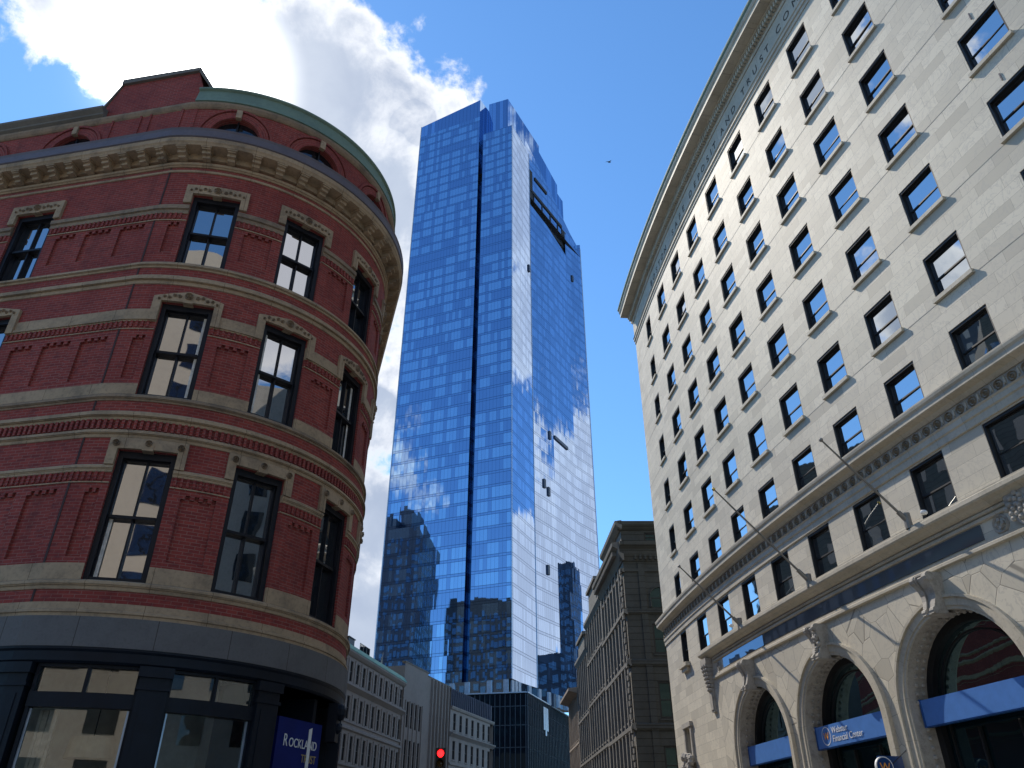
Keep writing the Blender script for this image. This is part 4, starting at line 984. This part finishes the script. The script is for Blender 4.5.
# flagpoles
for (uc, zb, dt, zt, lab) in ((23.3, 11.9, 3.34, 14.85, 'bare grey flagpole leaning out from the bank ledge above the farthest arch'), (30.8, 11.95, 4.29, 16.02, 'bare grey flagpole with a gold ball leaning out above the middle arch'), (37.8, 12.1, 3.25, 15.11, 'thick bare flagpole leaning out from the ledge above the nearest arch')):
    FP = empty('flagpole', arc.P(uc, zb, .3), lab, 'flagpole', 'flagpoles along the bank ledge')
    p0, p1 = Vector(arc.P(uc, zb - .05, .35)), Vector(arc.P(uc, zt, dt))
    q = MB(); q.tube([p0, p0.lerp(p1, .5), p1], .055, 10, r1=.032); rel(q, FP).build('pole', 'flag_metal', FP)
    q = MB(); q.tube([p0, p0.lerp(p1, .13)], .11, 10, r1=.09); q.tube([arc.P(uc, zb - .3, .4), arc.P(uc, zb + .3, .4)], .14, 10); rel(q, FP).build('socket', 'flag_metal', FP)
    q = MB(); q.ball(p1 + (p1 - p0).normalized() * .05, .085, 10); rel(q, FP).build('finial', 'gold' if uc == 30.8 else 'flag_metal', FP)
    q = MB(); q.tube([p0.lerp(p1, .92) + Vector((0, 0, -.04)), p0.lerp(p1, .5) + Vector((0, 0, -.14)), p0 + Vector((.05, .1, .1))], .007, 5); rel(q, FP).build('halyard', 'flag_metal', FP)
# small white security cameras on the ledge
for uc, lab in ((22.0, 'small white security camera on the ledge by the farthest flagpole'), (38.6, 'small white security camera on the ledge below the near windows')):
    CM = empty('security_camera', arc.P(uc, 12.0, .3), lab, 'camera', 'small cameras on the bank ledge')
    q = MB(); q.ball(arc.P(uc, 12.14, .32), .10, 10, sx=1.4); rel(q, CM).build('housing', 'sign_white', CM)
    q = MB(); q.tube([arc.P(uc, 11.9, .3), arc.P(uc, 12.1, .3)], .025, 6); rel(q, CM).build('mount', 'sig_black', CM)

# ============================================================ GLASS TOWER
TW = wempty('glass_tower', (5, 185, 0), 'very tall blue glass skyscraper with reflections of clouds, centre of the picture', 'skyscraper')
def hd(a): return Vector((math.sin(rad(a)), math.cos(rad(a))))
Z0 = 31.8
L0 = Vector((0, 165.)); lh = hd(-68)
tp = lambda t: L0 + lh * t
lb = Line(tp(33.0), tp(11.3)); rb = Line(tp(9.85), tp(0))
def face(name, ch, u0, u1, z0, zt0, zt1, mat, parent=TW, d=0.):
    q = MB(); q.face([ch.P(u0, z0, d), ch.P(u1, z0, d), ch.P(u1, zt1, d), ch.P(u0, zt0, d)], [(u0, z0), (u1, z0), (u1, zt1), (u0, zt0)]); return q
def add_face(q, ch, u0, u1, z0, zt0, zt1): q.face([ch.P(u0, z0), ch.P(u1, z0), ch.P(u1, zt1), ch.P(u0, zt0)], [(u0, z0), (u1, z0), (u1, zt1), (u0, zt0)])
q = MB(); add_face(q, lb, 0, lb.L, Z0, 206, 206.5); q.build('curtain_wall', 'tower_l', TW)
q = MB(); q.face([lb.P(0, 206), lb.P(lb.L, 206.5), lb.P(lb.L, 214.7), lb.P(0, 210.9)], [(0, 206), (lb.L, 206.5), (lb.L, 214.7), (0, 210.9)])
# return wall of the left block at the crown, pale in the sky
rt = Line(tp(11.3), tp(11.3) + hd(31) * 5.35); add_face(q, rt, 0, rt.L, 186, 214.7, 214.7)
q.build('crown', 'tower_crown', TW)
q = MB(); add_face(q, rb, 0, rb.L, Z0, 197.5, 197.5); q.build('curtain_wall', 'tower_l', TW)
# groove between the blocks
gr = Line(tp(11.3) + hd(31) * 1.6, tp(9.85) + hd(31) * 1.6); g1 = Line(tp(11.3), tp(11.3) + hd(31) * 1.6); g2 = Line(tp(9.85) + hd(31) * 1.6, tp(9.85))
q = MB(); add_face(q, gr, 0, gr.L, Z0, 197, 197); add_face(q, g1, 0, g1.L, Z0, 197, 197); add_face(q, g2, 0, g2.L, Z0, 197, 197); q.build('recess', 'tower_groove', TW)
# crown screen set back behind the front block
c0 = tp(11.3) + hd(31) * 5.35; c1 = Vector((-1.35, 171.2)); cs = Line(c0, c1)
q = MB(); add_face(q, cs, 0, cs.L, 190, 218.2, 217.7)
ce = Line(c1, c1 + hd(31) * 50)
for a, b_, za, zb_ in ((0, 21, 217.7, 215.3), (21, 34.2, 212.2, 207.7), (34.2, 38.2, 203.4, 203.0), (38.2, 50, 193, 188.7)): add_face(q, ce, a, b_, 160, za, zb_)
q.build('crown', 'tower_crown', TW)
# east side: four folded bays
def hit(P_, h, az):
    d = hd(h); t = math.tan(rad(az)); k = (P_.x - t * P_.y) / (t * d.y - d.x); return P_ + d * k
B = [L0]
for az, h in ((1.80, 22.5), (3.475, 32.5), (5.185, 29.0), (6.60, 35.5)): B.append(hit(B[-1], h, az))
tops = [(197.5, 199.5), (177, 176), (176, 174), (184, 180)]
for i in range(4):
    ch = Line(B[i], B[i + 1]); q = MB(); add_face(q, ch, 0, ch.L, Z0 if i < 1 else Z0, *tops[i]); q.build('curtain_wall', 'tower_r', TW)
# set-back screen and louvre floors between the front bays and the crown
q = MB(); e2 = Line(B[1] + hd(-60) * 1.5, B[4] + hd(-60) * 1.5); add_face(q, e2, 0, e2.L, 170, 208, 186); q.build('curtain_wall', 'tower_r', TW)
q = MB(); L2 = e2.L
q.cbox(e2, .2, 4.4, 179, 195.5, 0.01, .15); q.cbox(e2, 24, 27, 176, 186, 0.01, .15)
for a, b_, z in ((0, 24, 186.5), (6, 14, 194), (0, 27, 182.0), (1, 30, 178.0)): q.cbox(e2, a, min(b_, L2), z - .6, z + .6, .01, .3)
q.cbox(e2, 23, 26.5, 174, 183, .01, .15); q.cbox(e2, 27.5, 30, 168, 176, .01, .15)
for a in (5, 10.5, 16, 21): q.cbox(e2, a, a + .3, 178, 187, .01, .2)
q.build_each('louvre_floor', 'louvre', TW)
# open vents in the facade
for i, t_, z_ in ((0, .85, 148), (1, .75, 97), (1, .42, 81.5), (1, .62, 80), (1, .5, 59), (3, .3, 165)):
    ch = Line(B[i], B[i + 1]); q = MB(); q.cbox(ch, ch.L * t_, ch.L * t_ + .9, z_, z_ + 2.4, .02, .35); q.build('open_vent', 'fin', TW)
ch = Line(B[2], B[3]); q = MB(); q.cbox(ch, .3, 8.6, 98.4, 99.3, .02, .35); q.build('open_vent', 'fin', TW)
# back and top
bk = tp(33.0) + hd(31) * 42; q = MB()
for P_, Q_ in ((B[4], bk), (bk, tp(33.0))):
    ch = Line(P_, Q_); add_face(q, ch, 0, ch.L, Z0, 186, 186)
q.build('curtain_wall', 'tower_l', TW)
q = MB(); q.face([(p.x, p.y, 180) for p in (tp(33), tp(0), B[1], B[4], bk)]); q.build('roof', 'louvre', TW)
q = MB(); q.face([(p.x, p.y, Z0) for p in (bk, B[4], B[3], B[2], B[1], B[0], tp(9.85), tp(33))]); q.build('soffit', 'louvre', TW)
# thin bright corner fins
for p, zt in ((tp(0), 197.6), (tp(33), 211), (B[1], 199.5), (B[4], 184)):
    q = MB(); q.box(p.x - .11, p.x + .11, p.y - .12, p.y + .1, Z0, zt); q.build('corner_fin', 'white_panel', TW)
# podium
PD = wempty('podium_block', (3, 170, 0), 'dark glass podium with close vertical fins at the foot of the blue tower', 'building')
pl = Line(Vector((-16, 168.5)), Vector((2.9, 164.6))); pr = Line(Vector((2.9, 164.6)), Vector((15.5, 204)))
q = MB()
for ch in (pl, pr): add_face(q, ch, 0, ch.L, 0, 29.0, 29.0)
q.face([pl.P(0, 29), pl.P(pl.L, 29), pr.P(pr.L, 29), (-16, 204, 29)])
bp_ = Line((15.5, 204), (-16, 204)); add_face(q, bp_, 0, bp_.L, 0, 29, 29); bp_ = Line((-16, 204), (-16, 168.5)); add_face(q, bp_, 0, bp_.L, 0, 29, 29)
q.build('wall', 'podium', PD)
for ch, stp in ((pl, 1.05), (pr, 1.25)):
    k = .2; q = MB()
    while k < ch.L: q.cbox(ch, k, k + .10, 0, 28.8, 0, .28); k += stp
    q.build_each('vertical_fin', 'fin', PD); q = MB()
    for z in (7, 11, 15, 19, 23, 26.5): q.cbox(ch, 0, ch.L, z, z + .14, 0, .06)
    q.build_each('floor_band', 'fin', PD)
q = MB()
for ch in (pl, pr): q.cbox(ch, 0, ch.L, 29.01, 29.22, -.3, .35)
q.build('coping', 'white_panel', PD)
q = MB(); vv = Line(pr.P(12.3, 0)[:2], pr.P(15.4, 0)[:2])
for j in range(3): q.strip(pr, [11.2 + j * 1.25, 12.3 + j * 1.25], [23.5 - (1 if j == 1 else 0), 23.5 - (1 if j == 1 else 0)], 28.0, .3, .42)
q.build_each('pale_panel', 'white_panel', PD)
# pale base storey between podium and tower
q = MB(); bl = Line(tp(32), tp(.6)); br = Line(tp(.6) + hd(31) * .5, B[4] - hd(31) * 1)
add_face(q, bl, 0, bl.L, 29.0, Z0, Z0); add_face(q, br, 0, br.L, 29.0, Z0, Z0); q.build('base_storey', 'tower_base', TW)
q = MB()
for ch, ks_ in ((bl, (1, 6, 9, 15, 18, 21.5, 26.5, 30.2)), (br, (0.2, 1.6, 3.0, 7.5, 12, 16.5, 21, 25.5, 30))):
    for k in ks_: q.cbox(ch, k, k + 1.0, 29.1, Z0 - .1, 0, .25)
q.build_each('base_panel', 'white_panel', TW)

# ============================================================ STREET BUILDINGS, generic builder
def facade(parent, ch, u0, u1, z0, z1, cols, ww, rows, mat, dep=.22, wmat='glass_far', fmat='bronze', split=True, sill=True, step=50):
    holes = [(c - ww / 2, c + ww / 2, a, b_, dep) for c in cols for a, b_ in rows]
    q = MB(); q.wall(ch, u0, u1, z0, z1, holes, step, dep); q.build('wall', mat, parent)
    cache = {}
    for a, b_ in rows:
        ht = round(b_ - a, 3)
        if ht not in cache:
            f = MB(); t = max(.07, ww * .075)
            f.box(-ww / 2 + .001, -ww / 2 + t, .10, .2, .001, ht - .001); f.box(ww / 2 - t, ww / 2 - .001, .10, .2, .001, ht - .001); f.box(-ww / 2 + t, ww / 2 - t, .10, .2, ht - t, ht - .001); f.box(-ww / 2 + t, ww / 2 - t, .10, .2, .001, t)
            f.box(-ww / 2 + t, ww / 2 - t, .10, .19, ht * .5 - .04, ht * .5 + .04)
            if split: f.box(-.03, .03, .11, .185, t, ht - t)
            g = MB(); g.box(-ww / 2 + .01, ww / 2 - .01, .16, .18, .01, ht - .01)
            s_ = MB(); s_.box(-ww / 2 - .08, ww / 2 + .08, -.10, .02, -.16, -.003)
            cache[ht] = (f.mesh('window', fmat), g.mesh('pane', wmat), s_.mesh('sill', mat))
        for c in cols:
            o = place(cache[ht][0], 'window', parent, ch.P(c, a, 0), ch.ang(c)); kid(cache[ht][1], 'pane', o)
            if sill: kid(cache[ht][2], 'sill', o)
def closed(parent, ch, u0, u1, zt, depth, mat):
    q = MB(); a, b_ = Vector(ch.P(u0, 0)[:2]), Vector(ch.P(u1, 0)[:2]); n_ = Vector((ch.n.x, ch.n.y)); c_, d_ = b_ - n_ * depth, a - n_ * depth
    for P_, Q_ in ((b_, c_), (c_, d_), (d_, a)):
        L = (Q_ - P_).length; q.face([(P_.x, P_.y, 0), (Q_.x, Q_.y, 0), (Q_.x, Q_.y, zt), (P_.x, P_.y, zt)], [(0, 0), (L, 0), (L, zt), (0, zt)])
    q.build('side_wall', mat, parent); q = MB(); q.face([(p.x, p.y, zt - .3) for p in (a, b_, c_, d_)]); q.build('roof', 'coping', parent)
def lband(parent, name, ch, u0, u1, prof, mat):
    q = MB(); q.band(ch, u0, u1, prof); q.build(name, mat, parent)
# A: grey classical block with a green copper roof edge
P1, P2 = Vector((-19.0, 78.5)), Vector((-13.95, 105.2)); ca = Line(P1, P2)
GA = wempty('stone_building', (P1.x, P1.y, 0), 'grey stone block with green copper roof edge and rows of narrow windows', 'building')
colsA = [ca.L - .9 - 1.93 * k for k in range(13)]
rowsA = [(17.25, 19.35), (13.55, 15.85), (9.6, 12.1), (5.6, 8.2)]
facade(GA, ca, 0, ca.L, 0, 20.2, colsA, .82, rowsA, 'stone_a'); closed(GA, ca, 0, ca.L, 20.2, 14, 'stone_a')
lband(GA, 'cornice', ca, 0, ca.L, [(.05, 16.35), (.15, 16.45), (.5, 16.75), (.5, 16.95), (.1, 17.05)], 'stone_a')
lband(GA, 'string_course', ca, 0, ca.L, [(.05, 12.5), (.2, 12.6), (.2, 12.8), (.05, 12.9)], 'stone_a'); lband(GA, 'string_course', ca, 0, ca.L, [(.05, 13.2), (.12, 13.25), (.12, 13.4), (.05, 13.45)], 'stone_a'); lband(GA, 'string_course', ca, 0, ca.L, [(.05, 9.1), (.2, 9.2), (.2, 9.4), (.05, 9.45)], 'stone_a')
lband(GA, 'cornice', ca, 0, ca.L, [(.08, 19.75), (.2, 19.85), (.4, 20.1), (.4, 20.25)], 'stone_a')
q = MB(); q.band(ca, 0, ca.L, [(.42, 20.26), (.42, 20.35), (-.02, 20.95)]); q.build('roof_edge', 'copper_bright', GA)
q = MB()
for c in [x + .965 for x in colsA]:
    for a, b_ in rowsA: q.cbox(ca, c - .13, c + .13, a - .1, b_ + .2, -.02, .10)
q.build_each('pilaster_strip', 'stone_a', GA); q = MB()
for c in [x + .965 for x in colsA]:
    for a, b_ in rowsA: q.cbox(ca, c - .30, c + .30, b_ - .75, b_ - .60, -.02, .11)
q.build_each('impost_block', 'stone_a', GA)
q = MB(); q.box(-.9, .9, -.8, .8, 0, 2.4); q.box(-1, 1, -.9, .9, 2.4, 2.5); q.build('roof_hut', 'dark_tower', GA, ca.P(11.5, 20, -2.2), ca.ang(0))
q = MB()
for k in range(4): q.box(k * 1.1, k * 1.1 + .05, 0, .05, 0, 2.6)
q.box(0, 3.35, 0, .05, 2.55, 2.6); q.box(.05, 3.3, .02, .03, .3, 2.55, mi=1); q.build('glass_screen', ['flag_metal', 'glass_shop'], GA, ca.P(14.5, 20, -1.5), ca.ang(0))
# B: pale concrete infill with vertical slots
P3 = Vector((-9.05, 121.7)); cb = Line(P2, P3)
GB = wempty('concrete_building', (P2.x, P2.y, 0), 'plain pale concrete building with vertical window slots between the two classical grey blocks', 'building')
sp = cb.L * .47
facade(GB, cb, 0, sp, 0, 22.9, [1.6, 3.0, 4.4, 5.8], .72, [(15.2, 18.3), (10.4, 13.8), (6, 9.4)], 'stone_b', split=False, sill=False)
cb2 = Line(cb.P(sp, 0)[:2], P3)
facade(GB, cb2, 0, cb2.L, 0, 22.5, [2.0 + 1.25 * k for k in range(5)], .6, [(8.2, 17.9)], 'stone_b', split=False, sill=False)
closed(GB, cb, 0, cb.L, 22.5, 12, 'stone_b')
q = MB()
for k in range(6): q.cbox(cb2, 1.2 + 1.25 * k, 1.45 + 1.25 * k, 0, 22.4, -.02, .3)
for k in range(5): q.cbox(cb, .75 + 1.4 * k, 1.05 + 1.4 * k, 0, 18.4, -.02, .12)
q.build_each('vertical_rib', 'stone_b', GB)
q = MB(); q.cbox(cb, 0, sp, 22.9, 23.1, -.5, .05); q.cbox(cb2, 0, cb2.L, 22.5, 22.65, -.5, .05); q.build_each('coping', 'coping', GB)
q = MB()
for x, y, h in ((0, 0, 2.6), (1.4, 0, 2.2), (2.8, 0, 2.6)): q.tube([(x, y, 0), (x, y, h)], .06, 6)
q.tube([(0, 0, 1.8), (2.8, 0, 1.8)], .04, 6); q.tube([(0, 0, .9), (2.8, 0, .9)], .03, 6); q.tube([(0, 0, .2), (1.4, 0, 1.8)], .03, 6); q.build('roof_railing', 'flag_metal', GB, cb.P(.3, 21.8, -3.5), cb.ang(0) + .5)
# C: grey block with slate mansard
P4 = Vector((-3.15, 138.9)); cc = Line(P3, P4)
GC = wempty('mansard_building', (P3.x, P3.y, 0), 'grey stone block topped by a tall blue-grey slate roof screen, beside the dark podium', 'building')
colsC = [1.7 + 2.42 * k for k in range(7)]
rowsC = [(16.9, 19.2), (13.0, 15.5), (9, 11.5), (5, 7.6)]
facade(GC, cc, 0, cc.L, 0, 20, colsC, 1.0, rowsC, 'stone_a'); closed(GC, cc, 0, cc.L, 20, 12, 'stone_a')
q = MB(); q.cbox(cc, .15, cc.L - .1, 20.1, 22.6, -1.2, -.25); o = q.build('slate_screen', 'slate', GC); q = MB(); k = .4
while k < cc.L - .3: q.cbox(cc, k, k + .14, 20.12, 22.58, -.26, -.08); k += .8
q.build_each('standing_seam', 'slate', o)
lband(GC, 'cornice', cc, 0, cc.L, [(.05, 19.6), (.2, 19.7), (.3, 19.95), (.3, 20.08)], 'stone_a'); lband(GC, 'cornice', cc, 0, cc.L, [(.05, 15.95), (.15, 16.05), (.55, 16.35), (.55, 16.5), (.1, 16.6)], 'stone_a'); lband(GC, 'string_course', cc, 0, cc.L, [(.05, 12.2), (.2, 12.3), (.2, 12.5), (.05, 12.55)], 'stone_a')
# D: dark stone corner block, right side of the street
K0 = Vector((9.95, 67.3)); h_ = hd(-2.5)
DS = wempty('dark_stone_building', (K0.x, K0.y, 0), 'dark grey stone corner block with heavy cornices and arched windows, beside the marble bank', 'building')
df = Line(K0, K0 + Vector((16, 0)))
rowsF = [(18.3 - .0, 15.8), ]
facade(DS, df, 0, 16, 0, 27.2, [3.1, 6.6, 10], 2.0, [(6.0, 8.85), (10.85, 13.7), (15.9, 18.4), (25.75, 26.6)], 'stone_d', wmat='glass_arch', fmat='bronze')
for uc in (3.1, 6.6, 10.0):
    q = MB(); n = 12; pts_ = [(uc - 1.0, 19.8)] + [(uc - 1.0 * math.cos(math.pi * k / n), 20.6 + .95 * math.sin(math.pi * k / n)) for k in range(n + 1)] + [(uc + 1.0, 19.8)]
    q.face([df.P(u, z, .012) for u, z in pts_])
    for k in range(len(pts_) - 1):
        a, b_ = pts_[k], pts_[k + 1]; q.strip(df, [a[0], b_[0] if abs(b_[0] - a[0]) > .02 else a[0] + (.12 if a[0] < uc else -.12)], [min(a[1], b_[1]) if abs(b_[0] - a[0]) < .02 else a[1], b_[1] if abs(b_[0] - a[0]) > .02 else min(a[1], b_[1])], [max(a[1], b_[1]) if abs(b_[0] - a[0]) < .02 else a[1] + .2, b_[1] + .2 if abs(b_[0] - a[0]) > .02 else max(a[1], b_[1])], 0, .16, mi=1)
    q.cbox(df, uc - .05, uc + .05, 19.8, 21.5, 0, .06, mi=2); q.cbox(df, uc - 1, uc + 1, 20.55, 20.63, 0, .05, mi=2)
    q.build('arched_window', ['glass_arch', 'stone_d', 'bronze'], DS)
Ls = 13.0; AT = 9.3; dl = Line(K0 + h_ * Ls, K0)
colsD = [1.5, 3.2, 5.0, 6.8, 8.6, 10.4, 11.9]
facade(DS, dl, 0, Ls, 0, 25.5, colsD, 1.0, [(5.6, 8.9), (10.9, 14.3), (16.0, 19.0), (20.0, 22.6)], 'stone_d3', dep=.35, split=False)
ra, rb_ = K0 + h_ * AT, K0 + h_ * Ls
q = MB(); q.face([(K0.x, K0.y, 26.9), (K0.x + 16, K0.y, 26.9), (K0.x + 16, ra.y, 26.9), (ra.x, ra.y, 26.9)]); q.face([(ra.x, ra.y, 25.4), (K0.x + 16, ra.y, 25.4), (K0.x + 16, K0.y + 30, 25.4), (rb_.x, rb_.y, 25.4)]); q.build('roof', 'coping', DS)
q = MB(); q.cbox(dl, Ls - AT, Ls, 25.5, 27.2, -.6, .0); q.face([(ra.x, ra.y, 25.4), (ra.x, ra.y, 26.95), (K0.x + 16, ra.y, 26.95), (K0.x + 16, ra.y, 25.4)]); q.build('attic_wall', 'stone_d3', DS)
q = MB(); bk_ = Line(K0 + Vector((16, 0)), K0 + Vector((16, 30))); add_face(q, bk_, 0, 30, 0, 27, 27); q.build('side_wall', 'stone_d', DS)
for ch, mt, a, c_ in ((df, 'stone_d', -.3, 16), (dl, 'stone_d3', 0, Ls + .0)):
    for prof in ([(.05, 14.9), (.25, 15.05), (.25, 15.35), (.1, 15.45)], [(.05, 9.95), (.25, 10.1), (.25, 10.4), (.1, 10.5)], [(.05, 19.15), (.3, 19.3), (.3, 19.55), (.1, 19.6)], [(.05, 22.9), (.15, 22.95), (.15, 23.2), (.05, 23.25)],
                 [(.1, 23.9), (.2, 24.1), (.45, 24.5), (.5, 24.9), (.95, 25.15), (1.0, 25.45), (.2, 25.6)], [(.1, 26.8), (.3, 26.95), (.55, 27.2), (.6, 27.5), (-.05, 27.6)]):
        lband(DS, 'cornice' if prof[0][1] > 23.5 else 'string_course', ch, (Ls - AT if prof[0][1] > 26 and ch is dl else a), c_ + (prof[2][0] if ch is dl else 0), prof, mt)
q = MB()
for k in range(0, 34): q.cbox(dl, .1 + k * .37, .28 + k * .37, 24.55, 24.95, .4, .85)
for u in (.5, 2.35, 4.1, 5.9, 7.7, 9.5, 11.15): q.cbox(dl, u - .20, u + .20, .2, 23.8, -.02, .22)
for k in range(46): q.cbox(dl, 12.5, 13.02, .3 + k * .5, .3 + k * .5 + .40, .2, .34 if k % 2 else .27)
q.build_each('pilaster_strip', 'stone_d3', DS)
q = MB()
for k in range(9): q.cbox(df, 1.0 + k * .45, 1.2 + k * .45, 24.0, 24.5, .1, .4)
for u in (1.55, 4.75, 8.3, 11.6): q.cbox(df, u - .28, u + .28, .2, 23.8, -.02, .14)
q.build_each('pilaster_strip', 'stone_d', DS)
# further buildings down the right side
def row_house(name, t0, t1, zt, mat, label, nwin, rows, corn=.5, gable=0):
    a, b_ = K0 + h_ * t1, K0 + h_ * t0; ch = Line(a, b_); o = wempty(name, (a.x, a.y, 0), label, 'building')
    cols = [ch.L * (k + .5) / nwin for k in range(nwin)]
    facade(o, ch, 0, ch.L, 0, zt, cols, ch.L / nwin * .46, rows, mat, dep=.35, split=False); closed(o, ch, 0, ch.L, zt, 14, mat)
    lband(o, 'cornice', ch, 0, ch.L, [(.1, zt - .8), (.2, zt - .6), (corn, zt - .3), (corn, zt), (-.05, zt + .15)], mat)
    for r in rows: lband(o, 'string_course', ch, 0, ch.L, [(.05, r[0] - .75), (.2, r[0] - .65), (.2, r[0] - .4), (.05, r[0] - .3)], mat)
    q = MB()
    for k in range(nwin + 1):
        u = min(max(ch.L * k / nwin, .2), ch.L - .2); q.cbox(ch, u - .14, u + .14, .2, zt - .8, -.02, .16)
    q.build_each('pilaster_strip', mat, o)
    if gable:
        q = MB(); m = ch.L / 2; q.strip(ch, [m - 3, m - 2.9, m + 2.9, m + 3], zt, [zt + .2, zt + gable, zt + gable, zt + .2], -1.2, .1); q.strip(ch, [m - 3.3, m + 3.3], zt + gable, zt + gable + .35, -1.4, .35); q.build('gable', mat, o)
    return ch
row_house('carved_stone_building', 13.05, 25.5, 24.6, 'stone_d3', 'pale carved stone building with a tall dormer gable, directly behind the dark corner block', 7, [(5.6, 8.9), (10.9, 14.3), (16.0, 19.0), (20.4, 23.0)], .4, 2.6)
row_house('gabled_building', 25.5, 35.7, 22.2, 'stone_d3', 'narrow grey building with a lower gable, between the carved stone building and the brown one', 6, [(5.6, 8.9), (10.9, 14.0), (15.6, 18.6)], .4, 1.8)
row_house('brown_stone_building', 35.7, 46.5, 19.3, 'stone_e', 'low warm brown building with deep overhanging cornice at the far end of the street', 8, [(4.6, 7.6), (9.2, 12.2), (13.6, 16.6)], 1.3)

# ============================================================ traffic light
az = rad(-4.80); Dt = 33.0; tx, ty = Dt * math.sin(az), Dt * math.cos(az); zr = 4.86
TL = empty('traffic_light', (tx, ty, 0), 'black traffic light showing red at the bottom of the street view', 'traffic light')
q = MB(); q.box(-.19, .19, .0, .26, zr - .92, zr + .20); q.box(-.15, .15, .26, .30, zr - .85, zr + .13); q.build('housing', 'sig_black', TL)
q = MB(); q.tube([(0, .35, -.02), (0, .35, zr + .1)], .06, 10); q.tube([(0, .35, zr - .1), (0, .2, zr - .1)], .03, 8); q.build('pole', 'sig_black', TL)
for k, (nm, mt) in enumerate((('red_lens', 'sig_red'), ('amber_lens', 'sig_amber'), ('green_lens', 'sig_green'))):
    z = zr - .34 * k; q = MB(); n = 20
    for j in range(n):
        t0, t1 = 2 * math.pi * j / n, 2 * math.pi * (j + 1) / n
        q.face([(0, -.035, z), (.13 * math.cos(t0), -.012, z + .13 * math.sin(t0)), (.13 * math.cos(t1), -.012, z + .13 * math.sin(t1))])
    o = q.build(nm, mt, TL); q = MB()
    for j in range(n):
        t0, t1 = rad(-50) + rad(280) * j / n, rad(-50) + rad(280) * (j + 1) / n
        for r0, r1 in ((.145, .145),): q.face([(r0 * math.cos(t0), 0, z + r0 * math.sin(t0)), (r0 * math.cos(t1), 0, z + r0 * math.sin(t1)), (r0 * math.cos(t1), -.22 - .08 * math.sin(t1), z + r0 * math.sin(t1)), (r0 * math.cos(t0), -.22 - .08 * math.sin(t0), z + r0 * math.sin(t0))])
    vz = q.build('visor', 'sig_black', TL); md = vz.modifiers.new('thick', 'SOLIDIFY'); md.thickness = .012
TL.rotation_euler = (0, 0, rad(4))

# ============================================================ bird
q = MB(); q.ball((0, 0, 0), .11, 10, sx=2.2, sy=.8, sz=.8); q.ball((.27, 0, .03), .055, 8)
for sg_ in (-1, 1):
    w_ = [(.12, sg_ * .05, .03), (.06, sg_ * .32, .14), (-.10, sg_ * .68, .08), (-.08, sg_ * .3, .10), (-.10, sg_ * .05, .02)]
    q.face(w_); q.face([(x, y, z - .02) for x, y, z in w_][::-1])
q.face([(-.2, -.04, 0), (-.2, .04, 0), (-.42, .09, 0), (-.42, -.09, 0)])
bd = q.build('bird', 'bird', None, (14.2, 79.5, 88.0), rad(35)); bd.rotation_euler = (rad(25), rad(-20), rad(35)); bd.scale = (1.2, 1.2, 1.2)
tag(bd, 'tiny dark bird gliding in the blue sky right of the tower', 'bird')

# ============================================================ buildings behind and beside the viewer, seen mirrored in the glass
def office(name, ctr, wx, wy, z, rot, label, mat, gmat, pitch=3.4, fl=3.6, ww=.62, steps=()):
    E = empty(name, (ctr[0], ctr[1], 0), label, 'building', rotz=rot); q = MB(); q.box(-wx, wx, -wy, wy, 0, z)
    for (x0, x1, y0, y1, zz) in steps: q.box(x0, x1, y0, y1, z, zz)
    q.build('wall', mat, E); g = MB()
    nz = int((z - 5) / fl)
    for (half, oth, ax) in ((wx, wy, 0), (wy, wx, 1)):
        n = int(2 * half / pitch); off = (2 * half - n * pitch) / 2
        for sg_ in (-1, 1):
            for i in range(n):
                for k in range(nz):
                    a = -half + off + i * pitch + pitch * (1 - ww) / 2; b_ = a + pitch * ww; z0 = 4 + k * fl
                    dd = sorted((sg_ * oth, sg_ * (oth + .05)))
                    if ax == 0: g.box(a, b_, dd[0], dd[1], z0, z0 + fl * .62)
                    else: g.box(dd[0], dd[1], a, b_, z0, z0 + fl * .62)
    o = g.build('windows', gmat, E); o['kind'] = 'stuff'
office('office_tower', (-133, 96), 14, 14, 112, rad(-37), 'dark stepped office tower seen mirrored in the left face of the glass skyscraper', 'dark_tower', 'dark_tower_glass', ww=.45, steps=((-12, 2, -12, 12, 118), (2, 7, -12, 6, 124)))
office('office_slab', (-103, 70), 15, 12, 84, rad(-37), 'grey office slab, seen mirrored low in the middle of the glass skyscraper', 'stone_d', 'dark_tower_glass', 3.0)
office('office_tower', (131, 276), 6, 6, 110, rad(-35), 'slender dark tower, seen mirrored in the right face of the glass skyscraper', 'dark_tower', 'dark_tower_glass')
office('office_block', (63, 211), 8, 6, 52, rad(-35), 'low dark office block, seen mirrored at the foot of the right face of the skyscraper', 'dark_tower', 'dark_tower_glass')
office('beige_block', (-6, -34), 22, 8, 46, 0, 'beige stone block behind the viewer, seen mirrored in the windows of the brick building', 'beige_block', 'glass_far', 3.6, 3.8, .5)

office('brown_block', (-43, 74), 8, 35, 46, 0, 'dark brown stone block behind the brick building, seen mirrored in the lower bank windows', 'stone_d', 'glass_far', 3.4, 3.8, .45)
office('grey_block', (42, -14), 12, 10, 36, rad(-26), 'grey stone block behind the viewer, seen mirrored in the curved brick corner windows', 'stone_d2', 'glass_far', 3.4, 3.7, .45)
for o, loc in DEFER:
    for c in o.children: c.location = Vector(c.location) - loc
    o.location = loc
